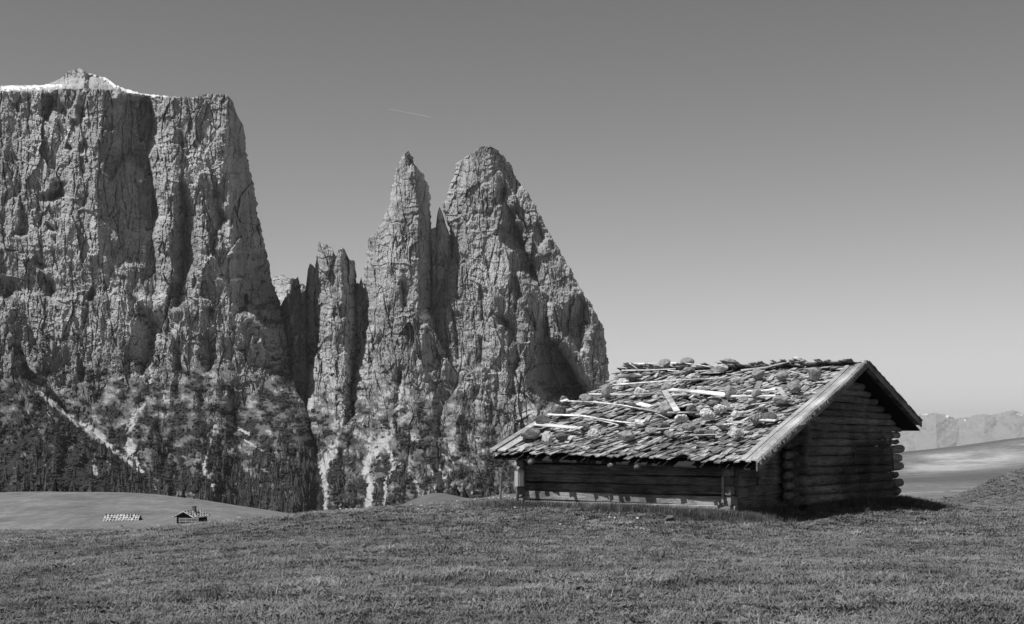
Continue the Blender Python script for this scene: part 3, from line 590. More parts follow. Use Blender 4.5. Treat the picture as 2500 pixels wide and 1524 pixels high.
# the great spire
relief('rock_tower', 'massive tapering rock tower rising behind the hut roof', [(358, 1172), (369, 1158), (380, 1140), (397, 1116), (428, 1109), (454, 1098), (488, 1089), (495, 1080), (530, 1086), (560, 1098), (630, 1104), (643, 1086), (678, 1073), (705, 1055), (735, 1049), (779, 1046), (850, 1052), (930, 1050), (1000, 1030), (1100, 1000), (1300, 960)],
  [(358, 1196), (366, 1215), (388, 1234), (410, 1250), (441, 1265), (472, 1287), (498, 1305), (533, 1322), (573, 1344), (617, 1371), (665, 1397), (722, 1428), (736, 1441), (780, 1463), (802, 1475), (854, 1481), (902, 1486), (950, 1492), (1050, 1520), (1300, 1580)], B, 2980,
  ([370, 450, 530, 620, 700, 780, 850, 930, 1000, 1100, 1300], [
   ([1130, 1090, 1070, 1090, 1040, 1030, 1030, 1030, 1010, 990, 950], [30, 50, 60, 60, 60, 60, 60, 50, 40, 20, 0]),
   ([1160, 1150, 1140, 1140, 1110, 1100, 1100, 1110, 1110, 1110, 1110], [10, 15, 20, 22, 20, 20, 15, 10, 5, 5, 0]),
   ([1192, 1207, 1226, 1240, 1250, 1262, 1270, 1280, 1290, 1300, 1310], [0] * 11),
   ([1230, 1268, 1324, 1372, 1415, 1463, 1481, 1490, 1505, 1540, 1580], [20, 20, 5, -10, -10, -10, 0, 10, 30, 30, 20])]),
  step=1.7, rnd=55, thick=300, foot=1000, lean=0.2, veg0=1050, vegspan=330)
# buttresses that join the spires below the notches
relief('rock_buttress', 'rock buttress closing the cleft between the two spires', [(770, 975), (860, 965), (1000, 930), (1300, 900)], [(770, 1118), (860, 1130), (1000, 1160), (1300, 1190)], B, 2945,
  ([770, 900, 1050, 1300], [([960, 960, 940, 900], [70, 50, 30, 0]), ([1030, 1035, 1040, 1040], [0, 0, 0, 0]), ([1062, 1072, 1080, 1080], [25, 25, 10, 0]), ([1130, 1130, 1160, 1190], [60, 50, 30, 0])]),
  top=[(960, 905), (990, 868), (1012, 812), (1028, 792), (1040, 786), (1052, 800), (1062, 812), (1075, 838), (1095, 880), (1130, 940)], step=1.8, rnd=40, thick=130, foot=1000, lean=0.22, veg0=1040, vegspan=330, jag=6)
relief('rock_foothill', 'broken rock foot below the pinnacle and the slim spire', [(985, 800), (1100, 775), (1300, 740)], [(985, 1010), (1300, 1040)], B, 2930,
  ([985, 1100, 1300], [([780, 770, 740], [40, 20, 0]), ([850, 850, 850], [0, 0, 0]), ([870, 868, 862], [22, 16, 0]), ([930, 930, 930], [-4, -4, 0]), ([1030, 1030, 1040], [50, 40, 10])]),
  top=[(780, 1120), (800, 1085), (822, 1062), (842, 1040), (858, 1022), (872, 1012), (900, 1003), (930, 1010), (960, 1030), (1000, 1070), (1040, 1110)], step=1.8, rnd=30, thick=150, foot=1015, lean=0.2, veg0=1010, vegspan=300, jag=6)
# wooded spur in front on the far left
relief('rocky_spur', 'scrub-covered rocky spur low on the left', [(690, -260), (1300, -260)], [(690, 440), (1300, 440)], B, 2640,
  ([690, 900, 1100, 1300], [([-260] * 4, [60, 60, 30, 0]), ([20, 30, 60, 100], [0, 0, 0, 0]), ([80, 120, 220, 300], [60, 40, 20, 0]), ([440] * 4, [220, 180, 90, 30])]),
  top=[(-260, 720), (0, 785), (25, 790), (40, 806), (52, 845), (62, 872), (75, 905), (98, 915), (112, 927), (116, 958), (150, 996), (187, 1030), (230, 1058), (290, 1112), (345, 1156), (440, 1240)],
  step=2.2, rnd=30, thick=260, foot=900, lean=0.1, apron=0.9, rough=0.9, veg0=860, vegspan=260, vegbias=0.15, jag=5, pin_left=True)
# hazy range on the horizon at the right
relief('far_mountain_range', 'hazy far mountain range with thin snow on the horizon', [(1000, 1480), (1300, 1480)], [(1000, 3300), (1300, 3300)], 1135, 80000,
  ([1000, 1135], [([1480, 1480], [40, 0]), ([2230, 2230], [40, 0]), ([2286, 2286], [0, -60]), ([2340, 2340], [60, 40]), ([2403, 2403], [30, -30]), ([2430, 2430], [50, 10]), ([2476, 2476], [0, -80]), ([2600, 2600], [40, 0]), ([3300, 3300], [40, 0])]),
  top=[(1480, 1040), (1700, 1030), (1900, 1026), (2100, 1020), (2236, 1014), (2258, 1011), (2286, 1007), (2315, 1015), (2335, 1022), (2367, 1018), (2385, 1012), (2403, 1011), (2421, 1014), (2449, 1007), (2476, 1002), (2498, 1011), (2600, 1006), (2800, 1020), (3300, 1035)],
  step=1.6, rnd=10, thick=500, foot=1000, lean=0.0, apron=1.7, rough=0.38, veg0=1040, vegspan=60, vegbias=0.0, jag=2.2, scree=False, mat=FARROCK, hazy=True,
  snow=[(2255, 1013, 10, 1.3, -8), (2312, 1017, 3, 4, 50), (2322, 1024, 3, 1.2, 50), (2356, 1027, 1.5, 3, -30), (2490, 1013, 7, 1.4, 15), (2296, 1010, 7, 1.0, 10)])

# ------------------------------------------------------------------ scattering helper (geometry-node instances for what nobody could count)
def scatter(name, pts, scale, rotz, tilt, proto_mesh, label):
    n = len(pts); me = bpy.data.meshes.new(name); me.vertices.add(n); me.vertices.foreach_set('co', np.ascontiguousarray(pts, np.float32).ravel())
    a = me.attributes.new('sc', 'FLOAT_VECTOR', 'POINT'); a.data.foreach_set('vector', np.ascontiguousarray(scale, np.float32).ravel())
    a = me.attributes.new('rt', 'FLOAT_VECTOR', 'POINT'); a.data.foreach_set('vector', np.ascontiguousarray(np.stack([tilt[:, 0], tilt[:, 1], rotz], 1), np.float32).ravel())
    o = link(name, me)
    ng = bpy.data.node_groups.new(name, 'GeometryNodeTree')
    ng.interface.new_socket('Geometry', in_out='INPUT', socket_type='NodeSocketGeometry'); ng.interface.new_socket('Geometry', in_out='OUTPUT', socket_type='NodeSocketGeometry')
    gi = ng.nodes.new('NodeGroupInput'); go = ng.nodes.new('NodeGroupOutput'); ip = ng.nodes.new('GeometryNodeInstanceOnPoints')
    po = bpy.data.objects.new(name + '_piece', proto_mesh)
    oi = ng.nodes.new('GeometryNodeObjectInfo'); oi.inputs['Object'].default_value = po; oi.transform_space = 'ORIGINAL'
    def na(nm):
        q = ng.nodes.new('GeometryNodeInputNamedAttribute'); q.data_type = 'FLOAT_VECTOR'; q.inputs['Name'].default_value = nm; return q.outputs['Attribute']
    ng.links.new(gi.outputs[0], ip.inputs['Points']); ng.links.new(oi.outputs['Geometry'], ip.inputs['Instance'])
    er = ng.nodes.new('FunctionNodeEulerToRotation'); ng.links.new(na('rt'), er.inputs[0]); ng.links.new(er.outputs[0], ip.inputs['Rotation'])
    ng.links.new(na('sc'), ip.inputs['Scale']); ng.links.new(ip.outputs[0], go.inputs[0])
    md = o.modifiers.new('scatter', 'NODES'); md.node_group = ng
    return tag(o, label, None, kind='stuff')

def leaf_mat(name, lo, hi):
    m, nt, b = new_mat(name, 0.9, 0.08); k = NT(nt)
    g = k.noise(1.2, 3, 0.6)
    v = k.m('MULTIPLY', k.ramp(k.rand(), 0, 1, lo, hi), k.ramp(g, 0.3, 0.7, 0.75, 1.25)); k.grey(v, b.inputs['Base Color'])
    return m
SHRUB = leaf_mat('dwarf_pine_leaf', 0.04, 0.075); NEEDLE = leaf_mat('fir_needle', 0.045, 0.105); DARKNEEDLE = leaf_mat('dark_fir_needle', 0.015, 0.022)
BARK = plain_mat('bark', 0.07, 0.95, 0.05)

def ico(sub=1):
    t = (1 + 5 ** 0.5) / 2
    v = [(-1, t, 0), (1, t, 0), (-1, -t, 0), (1, -t, 0), (0, -1, t), (0, 1, t), (0, -1, -t), (0, 1, -t), (t, 0, -1), (t, 0, 1), (-t, 0, -1), (-t, 0, 1)]
    f = [(0, 11, 5), (0, 5, 1), (0, 1, 7), (0, 7, 10), (0, 10, 11), (1, 5, 9), (5, 11, 4), (11, 10, 2), (10, 7, 6), (7, 1, 8), (3, 9, 4), (3, 4, 2), (3, 2, 6), (3, 6, 8), (3, 8, 9), (4, 9, 5), (2, 4, 11), (6, 2, 10), (8, 6, 7), (9, 8, 1)]
    v = [np.array(p) / np.linalg.norm(p) for p in v]
    for _ in range(sub):
        c = {}; nf = []
        def mid(a, b):
            key = (min(a, b), max(a, b))
            if key not in c: p = v[a] + v[b]; v.append(p / np.linalg.norm(p)); c[key] = len(v) - 1
            return c[key]
        for a, b, d in f:
            e, g, h = mid(a, b), mid(b, d), mid(d, a); nf += [(a, e, h), (b, g, e), (d, h, g), (e, g, h)]
        f = nf
    return np.array(v), np.array(f)

def shrub_mesh():
    V = []; Fc = []; n = 0; rg = np.random.default_rng(4)
    bv, bf = ico(0)
    for i in range(7):
        c = rg.normal(0, 0.5, 3) * (1, 1, 0.3); r = rg.uniform(0.3, 0.6)
        q = bv * r * rg.uniform(0.75, 1.25, (len(bv), 1)) * (1, 1, 0.8) + c + (0, 0, 0.25); V.append(q); Fc.append(bf + n); n += len(bv)
    return mesh_np('dwarf_pine_clump', np.concatenate(V), np.concatenate(Fc), [SHRUB])

def fir_parts(seed, mat, h=1.0, tiers=7, slim=0.19):
    rg = random.Random(seed); V = []; Fc = []
    for i in range(tiers):
        z0 = 0.10 + 0.86 * i / tiers; z1 = min(1.0, z0 + 0.30 * (1 - 0.45 * i / tiers)); r = slim * (1 - 0.93 * (i / tiers)) + 0.015; n = 11
        b = len(V); V.append((rg.uniform(-.01, .01), rg.uniform(-.01, .01), z1))
        for k in range(n):
            a = 2 * math.pi * (k + rg.uniform(-.25, .25)) / n; q = r * (1.12 if k % 2 else 0.62) * rg.uniform(0.75, 1.2)
            V.append((math.cos(a) * q, math.sin(a) * q, z0 - (0.035 if k % 2 else -0.02) + rg.uniform(-.02, .02)))
        for k in range(n): Fc.append((b, b + 1 + k, b + 1 + (k + 1) % n))
    crown = mesh_np('crown', np.array(V) * h, np.array(Fc), [mat])
    trunk = MB().tube([(0, 0, -0.03 * h), (0, 0, 0.15 * h), (0, 0, 0.7 * h)], [0.018 * h, 0.014 * h, 0.005 * h], 6).mesh('trunk', BARK)
    return trunk, crown

def surf_points(name, n, f, rng):
    s = SURF[name]; w = f(s['PX'], s['PY'], s['veg'], s['scree']).ravel(); w = np.clip(w, 0, None)
    if w.sum() <= 0: return np.zeros((0, 3)), np.zeros((0, 2))
    idx = rng.choice(w.size, size=min(n, int((w > 0).sum())), replace=False, p=w / w.sum())
    return s['P'].reshape(-1, 3)[idx], np.stack([s['PX'].ravel()[idx], s['PY'].ravel()[idx]], 1)

def build_vegetation():
    rg = np.random.default_rng(5); P = []
    onscreen = lambda px, py: (px > -60) * (py < 1275)
    for nm, n in (('mountain_massif', 5200), ('rocky_spur', 2400), ('rock_tower', 2600), ('rock_spire', 2000), ('rock_pinnacle', 1200), ('rock_teeth', 500)):
        p, _ = surf_points(nm, n, lambda px, py, v, s: np.where(v > 0.35, v, 0) * onscreen(px, py) * (s < 0.2), rg); P.append(p)
    P = np.concatenate(P); n = len(P); s = rg.uniform(1.6, 4.2, n) * (0.8 + 0.5 * rg.random(n))
    scatter('mountain_pine_scrub', P - [0, 0, 0.5], np.stack([s, s, s * rg.uniform(0.9, 1.3, n)], 1), rg.uniform(0, 6.28, n), np.zeros((n, 2)), shrub_mesh(), 'dark dwarf pine scrub on the lower cliffs and scree')
    # forest: far mass as stuff, the clearest trees as things
    def wood(px, py, v, s):
        w = sstep(1060, 1230, py) * (0.25 + v) * (px > -40) * (py < 1262) * (s < 0.15)
        w = w * (0.3 + 0.9 * sstep(480, 540, px) * sstep(770, 740, px) + 0.5 * (px < 140) + 0.4 * (px > 1090))
        return w
    Q = []; QP = []
    for nm, n in (('mountain_massif', 520), ('rocky_spur', 160), ('rock_spire', 160), ('rock_tower', 260), ('rock_pinnacle', 120)):
        p, q = surf_points(nm, n, wood, rg); Q.append(p); QP.append(q)
    Q = np.concatenate(Q); QP = np.concatenate(QP)
    order = np.argsort(Q[:, 1] - 6 * rg.random(len(Q))); near, rest = order[:230], order[230:]
    trunk, crown = fir_parts(1, NEEDLE); n = len(rest)
    me = crown.copy(); me.name = 'forest_fir'
    h = rg.uniform(13, 27, n)
    scatter('conifer_forest', Q[rest] - [0, 0, 0.8], np.stack([h * 1.1, h * 1.1, h], 1), rg.uniform(0, 6.28, n), np.zeros((n, 2)), me, 'dense dark conifer wood at the foot of the cliffs')
    kinds = [fir_parts(2, NEEDLE, slim=0.19), fir_parts(3, NEEDLE, slim=0.23), fir_parts(4, NEEDLE, slim=0.26, tiers=6)]
    for i, j in enumerate(near):
        t, c = kinds[i % 3]; e = empty('fir_tree', Q[j] - [0, 0, 0.5], rg.uniform(0, 6.28)); h = rg.uniform(18, 33); e.scale = (h, h, h)
        link('trunk', t, e); link('crown', c, e)
        tag(e, 'small dark fir standing at the near edge of the wood below the cliffs', 'tree', 'firs along the near edge of the wood')
    # nearer dark firs whose tops show over the meadow hills
    for px, top, dist, hh, slim, lab in ((135, 1168, 640, 11, 0.36, 'dark bushy fir peeping over the crest of the pale hill'), (447, 1192, 620, 7, 0.3, 'small dark fir top just behind the pale hill above the chimney hut'),
                                          (1112, 1180, 420, 9, 0.42, 'dark round-topped fir behind the little grassy mound'), (1135, 1192, 425, 7, 0.4, 'lower dark fir behind the right flank of the grassy mound')):
        t, c = fir_parts(int(px), DARKNEEDLE, slim=slim, tiers=9); X = (px - CX) / F * dist; ztop = (HZ - top) / F * dist; g = gz(X, dist); h = max(hh, ztop - g)
        e = empty('fir_tree', (X, dist, ztop - h)); e.scale = (min(h, 14), min(h, 14), h); link('trunk', t, e); link('crown', c, e); tag(e, lab, 'tree')
build_vegetation()

# ------------------------------------------------------------------ the log hut
TH = math.radians(55.6); G2 = np.array([math.cos(TH), math.sin(TH)]); R2 = np.array([-math.sin(TH), math.cos(TH)])
HA = np.array([8.375, 32.0]); ZG = -1.75
EAVE, REAVE, RL = 6.13, 4.10, 6.52
def hut_xy(a, b): return HA + a * G2 + b * R2
def H(a, b, z): return (a, b, z - ZG)
def roof_z(a, b):
    zr = 1.535 - 0.035 * math.sin(math.pi * min(max(b / RL, 0), 1))
    if a <= 0:
        ze = -0.68 + 0.15 * b / RL
        return zr + (ze - zr) * (-a / EAVE) + 0.02 * math.sin(b * 1.9 + a * 1.1) - 0.03 * math.sin(math.pi * min(-a / EAVE, 1))
    return zr + (0.10 - zr) * (a / REAVE)
def roof_hit(px, py):
    """point (a, b) of the left roof slope seen at a photograph position"""
    best = None
    for i in range(900):
        Y = 25 + 14 * i / 900; p = np.array([(px - CX) / F * Y, Y]) - HA; a = float(p @ G2); b = float(p @ R2); z = (HZ - py) / F * Y
        d = z - roof_z(min(a, 0), b)
        if best is None or abs(d) < best[0]: best = (abs(d), a, b, Y)
    return best[1], best[2], best[3]
def b_at(a, px):
    lo, hi = -2.0, 9.0
    for _ in range(50):
        m = (lo + hi) / 2; p = hut_xy(a, m)
        if CX + F * p[0] / p[1] > px: lo = m
        else: hi = m
    return lo
def a_at(b, px):
    lo, hi = -8.0, 7.0
    for _ in range(50):
        m = (lo + hi) / 2; p = hut_xy(m, b)
        if CX + F * p[0] / p[1] < px: lo = m
        else: hi = m
    return lo

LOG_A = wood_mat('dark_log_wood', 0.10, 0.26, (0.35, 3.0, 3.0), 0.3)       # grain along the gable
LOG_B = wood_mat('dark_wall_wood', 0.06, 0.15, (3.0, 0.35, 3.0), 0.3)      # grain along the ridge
PALE_B = wood_mat('bleached_sill_wood', 0.26, 0.42, (3.0, 0.4, 4.0), 0.12)
BOARD_A = wood_mat('grey_verge_board', 0.34, 0.5, (0.4, 5.0, 5.0), 0.2)
BARGE = wood_mat('grey_barge_board', 0.16, 0.27, (0.5, 3.0, 4.0), 0.1)
POLE_W = wood_mat('bleached_pole_wood', 0.6, 0.85, (2.0, 0.5, 2.0), 0.25)
ENDGRAIN = wood_mat('log_end_grain', 0.12, 0.22, (4.0, 4.0, 4.0), 0.3)
INSIDE = plain_mat('shade_dark_inside_wood', 0.03, 0.95, 0.05)  # near-black: the shade inside the hut is put into the colour
def shingle_material():
    m, nt, b = new_mat('weathered_shingle', 0.9, 0.12); k = NT(nt)
    g = k.noise(7.0, 7, 0.65, stretch=(0.6, 5.0, 5.0), dist=0.3); p = k.noise(3.0, 3, 0.5)
    v = k.m('MULTIPLY', k.ramp(k.attr('tone'), 0, 1, 0.12, 0.52), k.ramp(g, 0.3, 0.7, 0.65, 1.25))
    v = k.m('MULTIPLY', v, k.ramp(p, 0.35, 0.65, 0.8, 1.15)); k.grey(v, b.inputs['Base Color']); k.bump(g, 0.5, 0.01, b)
    return m
SHINGLE = shingle_material()

hut = empty('log_hut', (HA[0], HA[1], ZG), TH)
tag(hut, 'weathered log hut with a stone-weighted shingle roof on the meadow', 'hut')

def beam(mb, p0, p1, h, w, seed, segs=6, ch=0.22, jit=0.012):
    """hewn beam: chamfered section with uneven faces"""
    rg = random.Random(seed); p0 = Vector(p0); p1 = Vector(p1); d = (p1 - p0).normalized(); s = d.cross(Vector((0, 0, 1))).normalized()
    base = len(mb.v); c = ch * min(h, w)
    sec = [(-w / 2 + c, -h / 2), (w / 2 - c, -h / 2), (w / 2, -h / 2 + c), (w / 2, h / 2 - c), (w / 2 - c, h / 2), (-w / 2 + c, h / 2), (-w / 2, h / 2 - c), (-w / 2, -h / 2 + c)]
    for i in range(segs + 1):
        p = p0.lerp(p1, i / segs); oz = rg.uniform(-jit, jit) * 0.6; os = rg.uniform(-jit, jit)
        for (u, v) in sec:
            q = p + s * (u + os + rg.uniform(-jit, jit) * 0.4) + Vector((0, 0, v + oz + rg.uniform(-jit, jit) * 0.4)); mb.v.append(tuple(q))
    for i in range(segs):
        for k in range(8):
            a = base + i * 8 + k; b = base + i * 8 + (k + 1) % 8; mb.f.append((a, b, b + 8, a + 8))
    mb.f.append(tuple(base + k for k in range(8))[::-1]); mb.f.append(tuple(base + segs * 8 + k for k in range(8)))
    return mb

def log(p0, p1, r0, r1, seed, taper=0.12, mat=None, name='log', squash=1.0):
    rg = random.Random(seed); p0 = Vector(p0); p1 = Vector(p1); n = 7; L = (p1 - p0).length
    ts = [0, min(0.05 / L, 0.1)] + [i / n for i in range(1, n)] + [1 - min(0.05 / L, 0.1), 1]
    pts = [p0.lerp(p1, t) + Vector((0, 0, rg.uniform(-.012, .012))) for t in ts]
    rad = [(r0 + (r1 - r0) * t) * rg.uniform(0.90, 1.08) for t in ts]; rad[0] *= 1 - taper; rad[-1] *= 1 - taper
    return MB().tube(pts, rad, 11, squash, seed, 0.07).build(name, mat or LOG_A, hut, True)

GB = 0.42                                      # plane of the cabin's gable wall (b)
CL, CR = -3.15, 2.92                           # its corners (a)
# gable wall logs
z = -1.74; i = 0
while z < 1.22:
    hgt = (0.225 if i < 6 else 0.175) * (0.94 + 0.12 * ((i * 37) % 10) / 10); zc = z + hgt / 2
    lo = max(CL - 0.12, -(1.535 - 0.2 - zc) / (2.2 / EAVE)); hi = min(CR + (0.12 if i % 2 else 0.0), (1.535 - 0.2 - zc) / (1.435 / REAVE))
    if hi - lo < 0.5: break
    til = lambda a: -0.012 * (a + 3.0)
    log(H(lo, GB + 0.02 * (i % 2), zc + til(lo)), H(hi, GB + 0.02 * (i % 2), zc + til(hi)), hgt * 0.56, hgt * 0.53, 100 + i, 0.12 if hi > CR - 0.1 else 0.0, squash=0.97)
    # stub of the log beyond the corner notch
    if zc < 0.30:
        ln = a_at(GB + 0.12, 2192 + 10 * ((i * 53) % 7) / 7 - (5 if i in (2, 6) else 0)) - CR
        log(H(CR - 0.05, GB + 0.14, zc + 0.02 - 0.07), H(CR + ln, GB + 0.12, zc - 0.05), hgt * 0.50 * (0.75 if i in (2, 6) else 1.0), hgt * 0.48 * (0.72 if i in (2, 6) else 1.0), 140 + i, 0.05, name='log_end')
    z += hgt * 0.985; i += 1
# front wall logs of the cabin: their round ends show in the corner beside the gable
z = -1.62; i = 0
while z < 0.05:
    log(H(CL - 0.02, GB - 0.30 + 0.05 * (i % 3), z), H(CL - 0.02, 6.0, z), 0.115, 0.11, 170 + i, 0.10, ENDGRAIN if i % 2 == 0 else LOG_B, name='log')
    if i < 7: log(H(CL - 0.42, GB + 0.10, z + 0.11), H(CL + 0.1, GB + 0.08, z + 0.11), 0.085, 0.10, 190 + i, 0.2, name='log_end')
    z += 0.225; i += 1
# walls that close the cabin behind
mb = MB()
for j in range(9): beam(mb, H(CR, GB + 0.4, -1.65 + j * 0.215), H(CR, 6.05, -1.65 + j * 0.215), 0.215, 0.16, 210 + j, 3)
mb.build('rear_wall', LOG_B, hut)
mb = MB()
for j in range(14):
    zc = -1.65 + j * 0.215; lo = max(-5.5, -(1.535 - 0.25 - zc) / (2.13 / EAVE)); hi = min(CR, (1.535 - 0.25 - zc) / (1.435 / REAVE))
    if hi - lo > 0.3: beam(mb, H(lo, 6.10, zc), H(hi, 6.10, zc), 0.216, 0.16, 230 + j, 3)
mb.build('far_gable_wall', LOG_A, hut)

# front wall of the lean-to: squared beams, the two lowest bleached pale
FW, FB0, FB1 = -5.59, 0.75, 6.06
bounds = [-1.76, -1.625, -1.42, -1.22, -1.03, -0.80, -0.52]
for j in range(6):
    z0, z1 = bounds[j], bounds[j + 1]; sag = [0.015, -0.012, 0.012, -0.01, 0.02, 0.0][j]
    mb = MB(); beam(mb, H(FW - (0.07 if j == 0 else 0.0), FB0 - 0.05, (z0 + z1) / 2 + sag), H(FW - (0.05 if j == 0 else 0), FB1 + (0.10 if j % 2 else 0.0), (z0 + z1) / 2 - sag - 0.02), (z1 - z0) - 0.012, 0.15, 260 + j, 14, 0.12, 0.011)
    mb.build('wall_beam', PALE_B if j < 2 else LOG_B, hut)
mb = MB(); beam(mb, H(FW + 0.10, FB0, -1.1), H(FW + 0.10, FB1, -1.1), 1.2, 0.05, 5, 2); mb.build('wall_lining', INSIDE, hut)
# stacked stub ends of the cross wall
bc = b_at(FW - 0.2, 1776)
for j in range(6):
    z0, z1 = bounds[j], bounds[j + 1]; wz = (z0 + z1) / 2
    mb = MB(); beam(mb, H(FW - 0.24 + 0.03 * (j % 2), bc, wz + 0.01), H(FW + 0.3, bc, wz + 0.01), (z1 - z0) * (0.97 if j % 2 else 0.9), 0.15 + 0.02 * (j % 3), 280 + j, 4, 0.15, 0.012)
    mb.build('log_end', PALE_B if j < 2 else LOG_A, hut)
MB().box(FW - 0.275, FW - 0.25, bc + 0.05, bc + 0.10, -1.55 - ZG, -1.02 - ZG).build('corner_batten', PALE_B, hut)
# left corner stubs
for j in range(6):
    z0, z1 = bounds[j], bounds[j + 1]
    mb = MB(); beam(mb, H(FW - 0.16 - 0.03 * (j % 2), FB1 - 0.06, (z0 + z1) / 2 + 0.05), H(FW + 0.4, FB1 - 0.06, (z0 + z1) / 2 + 0.05), (z1 - z0) * 0.9, 0.16, 300 + j, 3, 0.15)
    mb.build('log_end', PALE_B if j == 0 else LOG_A, hut)
# end wall of the lean-to with its little window
wa = a_at(FB0, 1842); wz0, wz1 = -1.235, -1.055
zb = [-1.70, -1.46, -1.235, -1.055, -0.80, -0.55, -0.30, -0.05, 0.2]
for j in range(8):
    z0, z1 = zb[j], zb[j + 1]; zc = (z0 + z1) / 2
    lo = max(FW, -(1.535 - 0.25 - zc) / (2.2 / EAVE)); hi = CL - 0.08
    if hi - lo < 0.2: break
    spans = [(lo, hi)] if j != 2 else [(lo, wa - 0.055), (wa + 0.055, hi)]
    for s0, s1 in spans:
        mb = MB(); beam(mb, H(s0, FB0, zc), H(s1, FB0, zc), z1 - z0 - 0.004, 0.13, 320 + j, 6, 0.06, 0.006); mb.build('wall_beam', LOG_A, hut)
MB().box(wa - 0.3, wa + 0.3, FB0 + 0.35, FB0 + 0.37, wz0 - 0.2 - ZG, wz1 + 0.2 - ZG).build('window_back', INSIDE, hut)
mb = MB(); beam(mb, H(FW + 0.05, FB0 - 0.10, -1.74), H(CL - 0.3, FB0 - 0.16, -1.70), 0.06, 0.16, 340, 6); mb.build('sill_board', LOG_A, hut)

# roof: rafters, deck boards, shingles
for n_, pxr in enumerate((1228, 1264, 1300, 1362, 1428, 1495, 1559, 1622, 1690, 1740)):
    bb = b_at(-6.0, pxr); r = 0.062 if n_ in (2, 5, 6) else 0.055; ext = 0.0 if n_ in (2, 5, 6) else -0.22 - 0.03 * (n_ % 3)
    pts = [H(a, bb, roof_z(a, bb) - 0.235) for a in (-EAVE + 0.02 - ext, -4, -2, -0.05)]
    MB().tube(pts, [r, r * 1.02, r, r * 0.95], 9).build('rafter', ENDGRAIN if n_ in (2, 5, 6) else LOG_A, hut, True)
for bb in (2.2, 4.2, 6.3):
    MB().tube([H(a, bb, roof_z(a, bb) - 0.235) for a in (0.05, 2, REAVE - 0.05)], [0.06] * 3, 8).build('rafter', LOG_A, hut, True)
ha, hb, hY = roof_hit(1668, 1008)
def deck(a0, a1, b0, b1):
    t = 0.035; q = []
    for dz in (-0.165 - t, -0.165):
        q += [H(a0, b0, roof_z(a0, b0) + dz), H(a1, b0, roof_z(a1, b0) + dz), H(a1, b1, roof_z(a1, b1) + dz), H(a0, b1, roof_z(a0, b1) + dz)]
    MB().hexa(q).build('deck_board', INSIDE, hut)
NB = 22
for j in range(NB):
    a0 = -EAVE + 0.05 + j * (EAVE - 0.05) / NB; a1 = a0 + (EAVE - 0.05) / NB - 0.002
    if a1 > ha - 0.45 and a0 < ha + 0.40: deck(a0, a1, 0.05, hb - 0.5); deck(a0, a1, hb + 0.5, RL - 0.03)
    else: deck(a0, a1, 0.05, RL - 0.03)
for j in range(10):
    a0 = j * REAVE / 10 + 0.001; deck(a0, a0 + REAVE / 10 - 0.002, 0.02, RL - 0.03)
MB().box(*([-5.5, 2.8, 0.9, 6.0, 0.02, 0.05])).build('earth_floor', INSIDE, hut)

rg = random.Random(77)
def shingle_template(seed):
    r = random.Random(seed); L, w, t = r.uniform(0.6, 0.85), r.uniform(0.07, 0.15), r.uniform(0.014, 0.028)
    e0, e1 = r.uniform(-0.03, 0.03), r.uniform(-0.03, 0.03); mid = r.uniform(-0.02, 0.03); lift = r.uniform(-0.004, 0.012)
    V = [(e0, -w / 2, -t), (mid, 0, -t * 1.1), (e1, w / 2, -t), (L, w / 2 * 0.9, -t), (L, -w / 2 * 0.9, -t)]
    V += [(x, y, z + t * (1.0 if x < 0.2 else 0.7)) for x, y, z in V]
    V = [(x, y, z + (lift if x < 0.2 else 0)) for x, y, z in V]
    Fc = [(4, 3, 2, 1, 0), (5, 6, 7, 8, 9), (0, 1, 6, 5), (1, 2, 7, 6), (2, 3, 8, 7), (3, 4, 9, 8), (4, 0, 5, 9)]
    return V, Fc, w, L
TEMPL = [shingle_template(i) for i in range(26)]
TONES = [rg.random() ** 1.2 for _ in TEMPL]
TMESH = []
for (V, Fc, w, L), tn in zip(TEMPL, TONES):
    me = bpy.data.meshes.new('shingle'); me.from_pydata(V, [], Fc); me.update(); me.materials.append(SHINGLE)
    at = me.attributes.new('tone', 'FLOAT', 'POINT'); at.data.foreach_set('value', [tn] * len(V)); TMESH.append(me)

def shingle_matrix(a, b, side, yaw, lift, pitch_extra, roll):
    """butt at (a, b); the shingle runs up the slope (side -1 left slope, +1 right slope)"""
    e = 0.3 * -side; z0 = roof_z(a, b); z1 = roof_z(a + e, b); sl = math.atan2(z1 - z0, 0.3)
    M = Matrix.Translation(H(a, b, z0 + lift)) @ Matrix.Rotation(0 if side < 0 else math.pi, 4, 'Z') @ Matrix.Rotation(yaw, 4, 'Z') @ Matrix.Rotation(-(sl - pitch_extra), 4, 'Y') @ Matrix.Rotation(roll, 4, 'X')
    return M
items = []                                              # (matrix, template, distance)
ex = 0.185; a = -EAVE - 0.08; course = 0
while a < -0.22:
    b = 0.37 + rg.uniform(0, 0.06)
    while b < RL - 0.06:
        ti = rg.randrange(26); w = TEMPL[ti][2]
        aa = a + (rg.uniform(-0.11, 0.11) if course else rg.choice((-0.13, -0.08, -0.04, 0.0, 0.02, 0.05, 0.08)) + rg.uniform(-0.02, 0.02)); bb = b + w / 2
        near_hole = (ha - 0.72 < aa < ha + 0.32) and abs(bb - hb) < 0.46 + 0.1 * math.sin(aa * 23)
        if not near_hole and rg.random() > (0.035 if course else 0.12):
            wild = rg.random() < 0.07
            yaw = rg.gauss(0, 0.05) + (rg.uniform(-0.35, 0.35) if wild else 0)
            items.append((shingle_matrix(aa, bb, -1, yaw, rg.uniform(-0.012, 0.034) + (0.03 if wild else 0), math.radians(rg.uniform(5.0, 9.5)), rg.gauss(0, 0.10)), ti, aa, bb))
        b += w * rg.uniform(0.9, 1.16)
    a += ex * rg.uniform(0.9, 1.1); course += 1
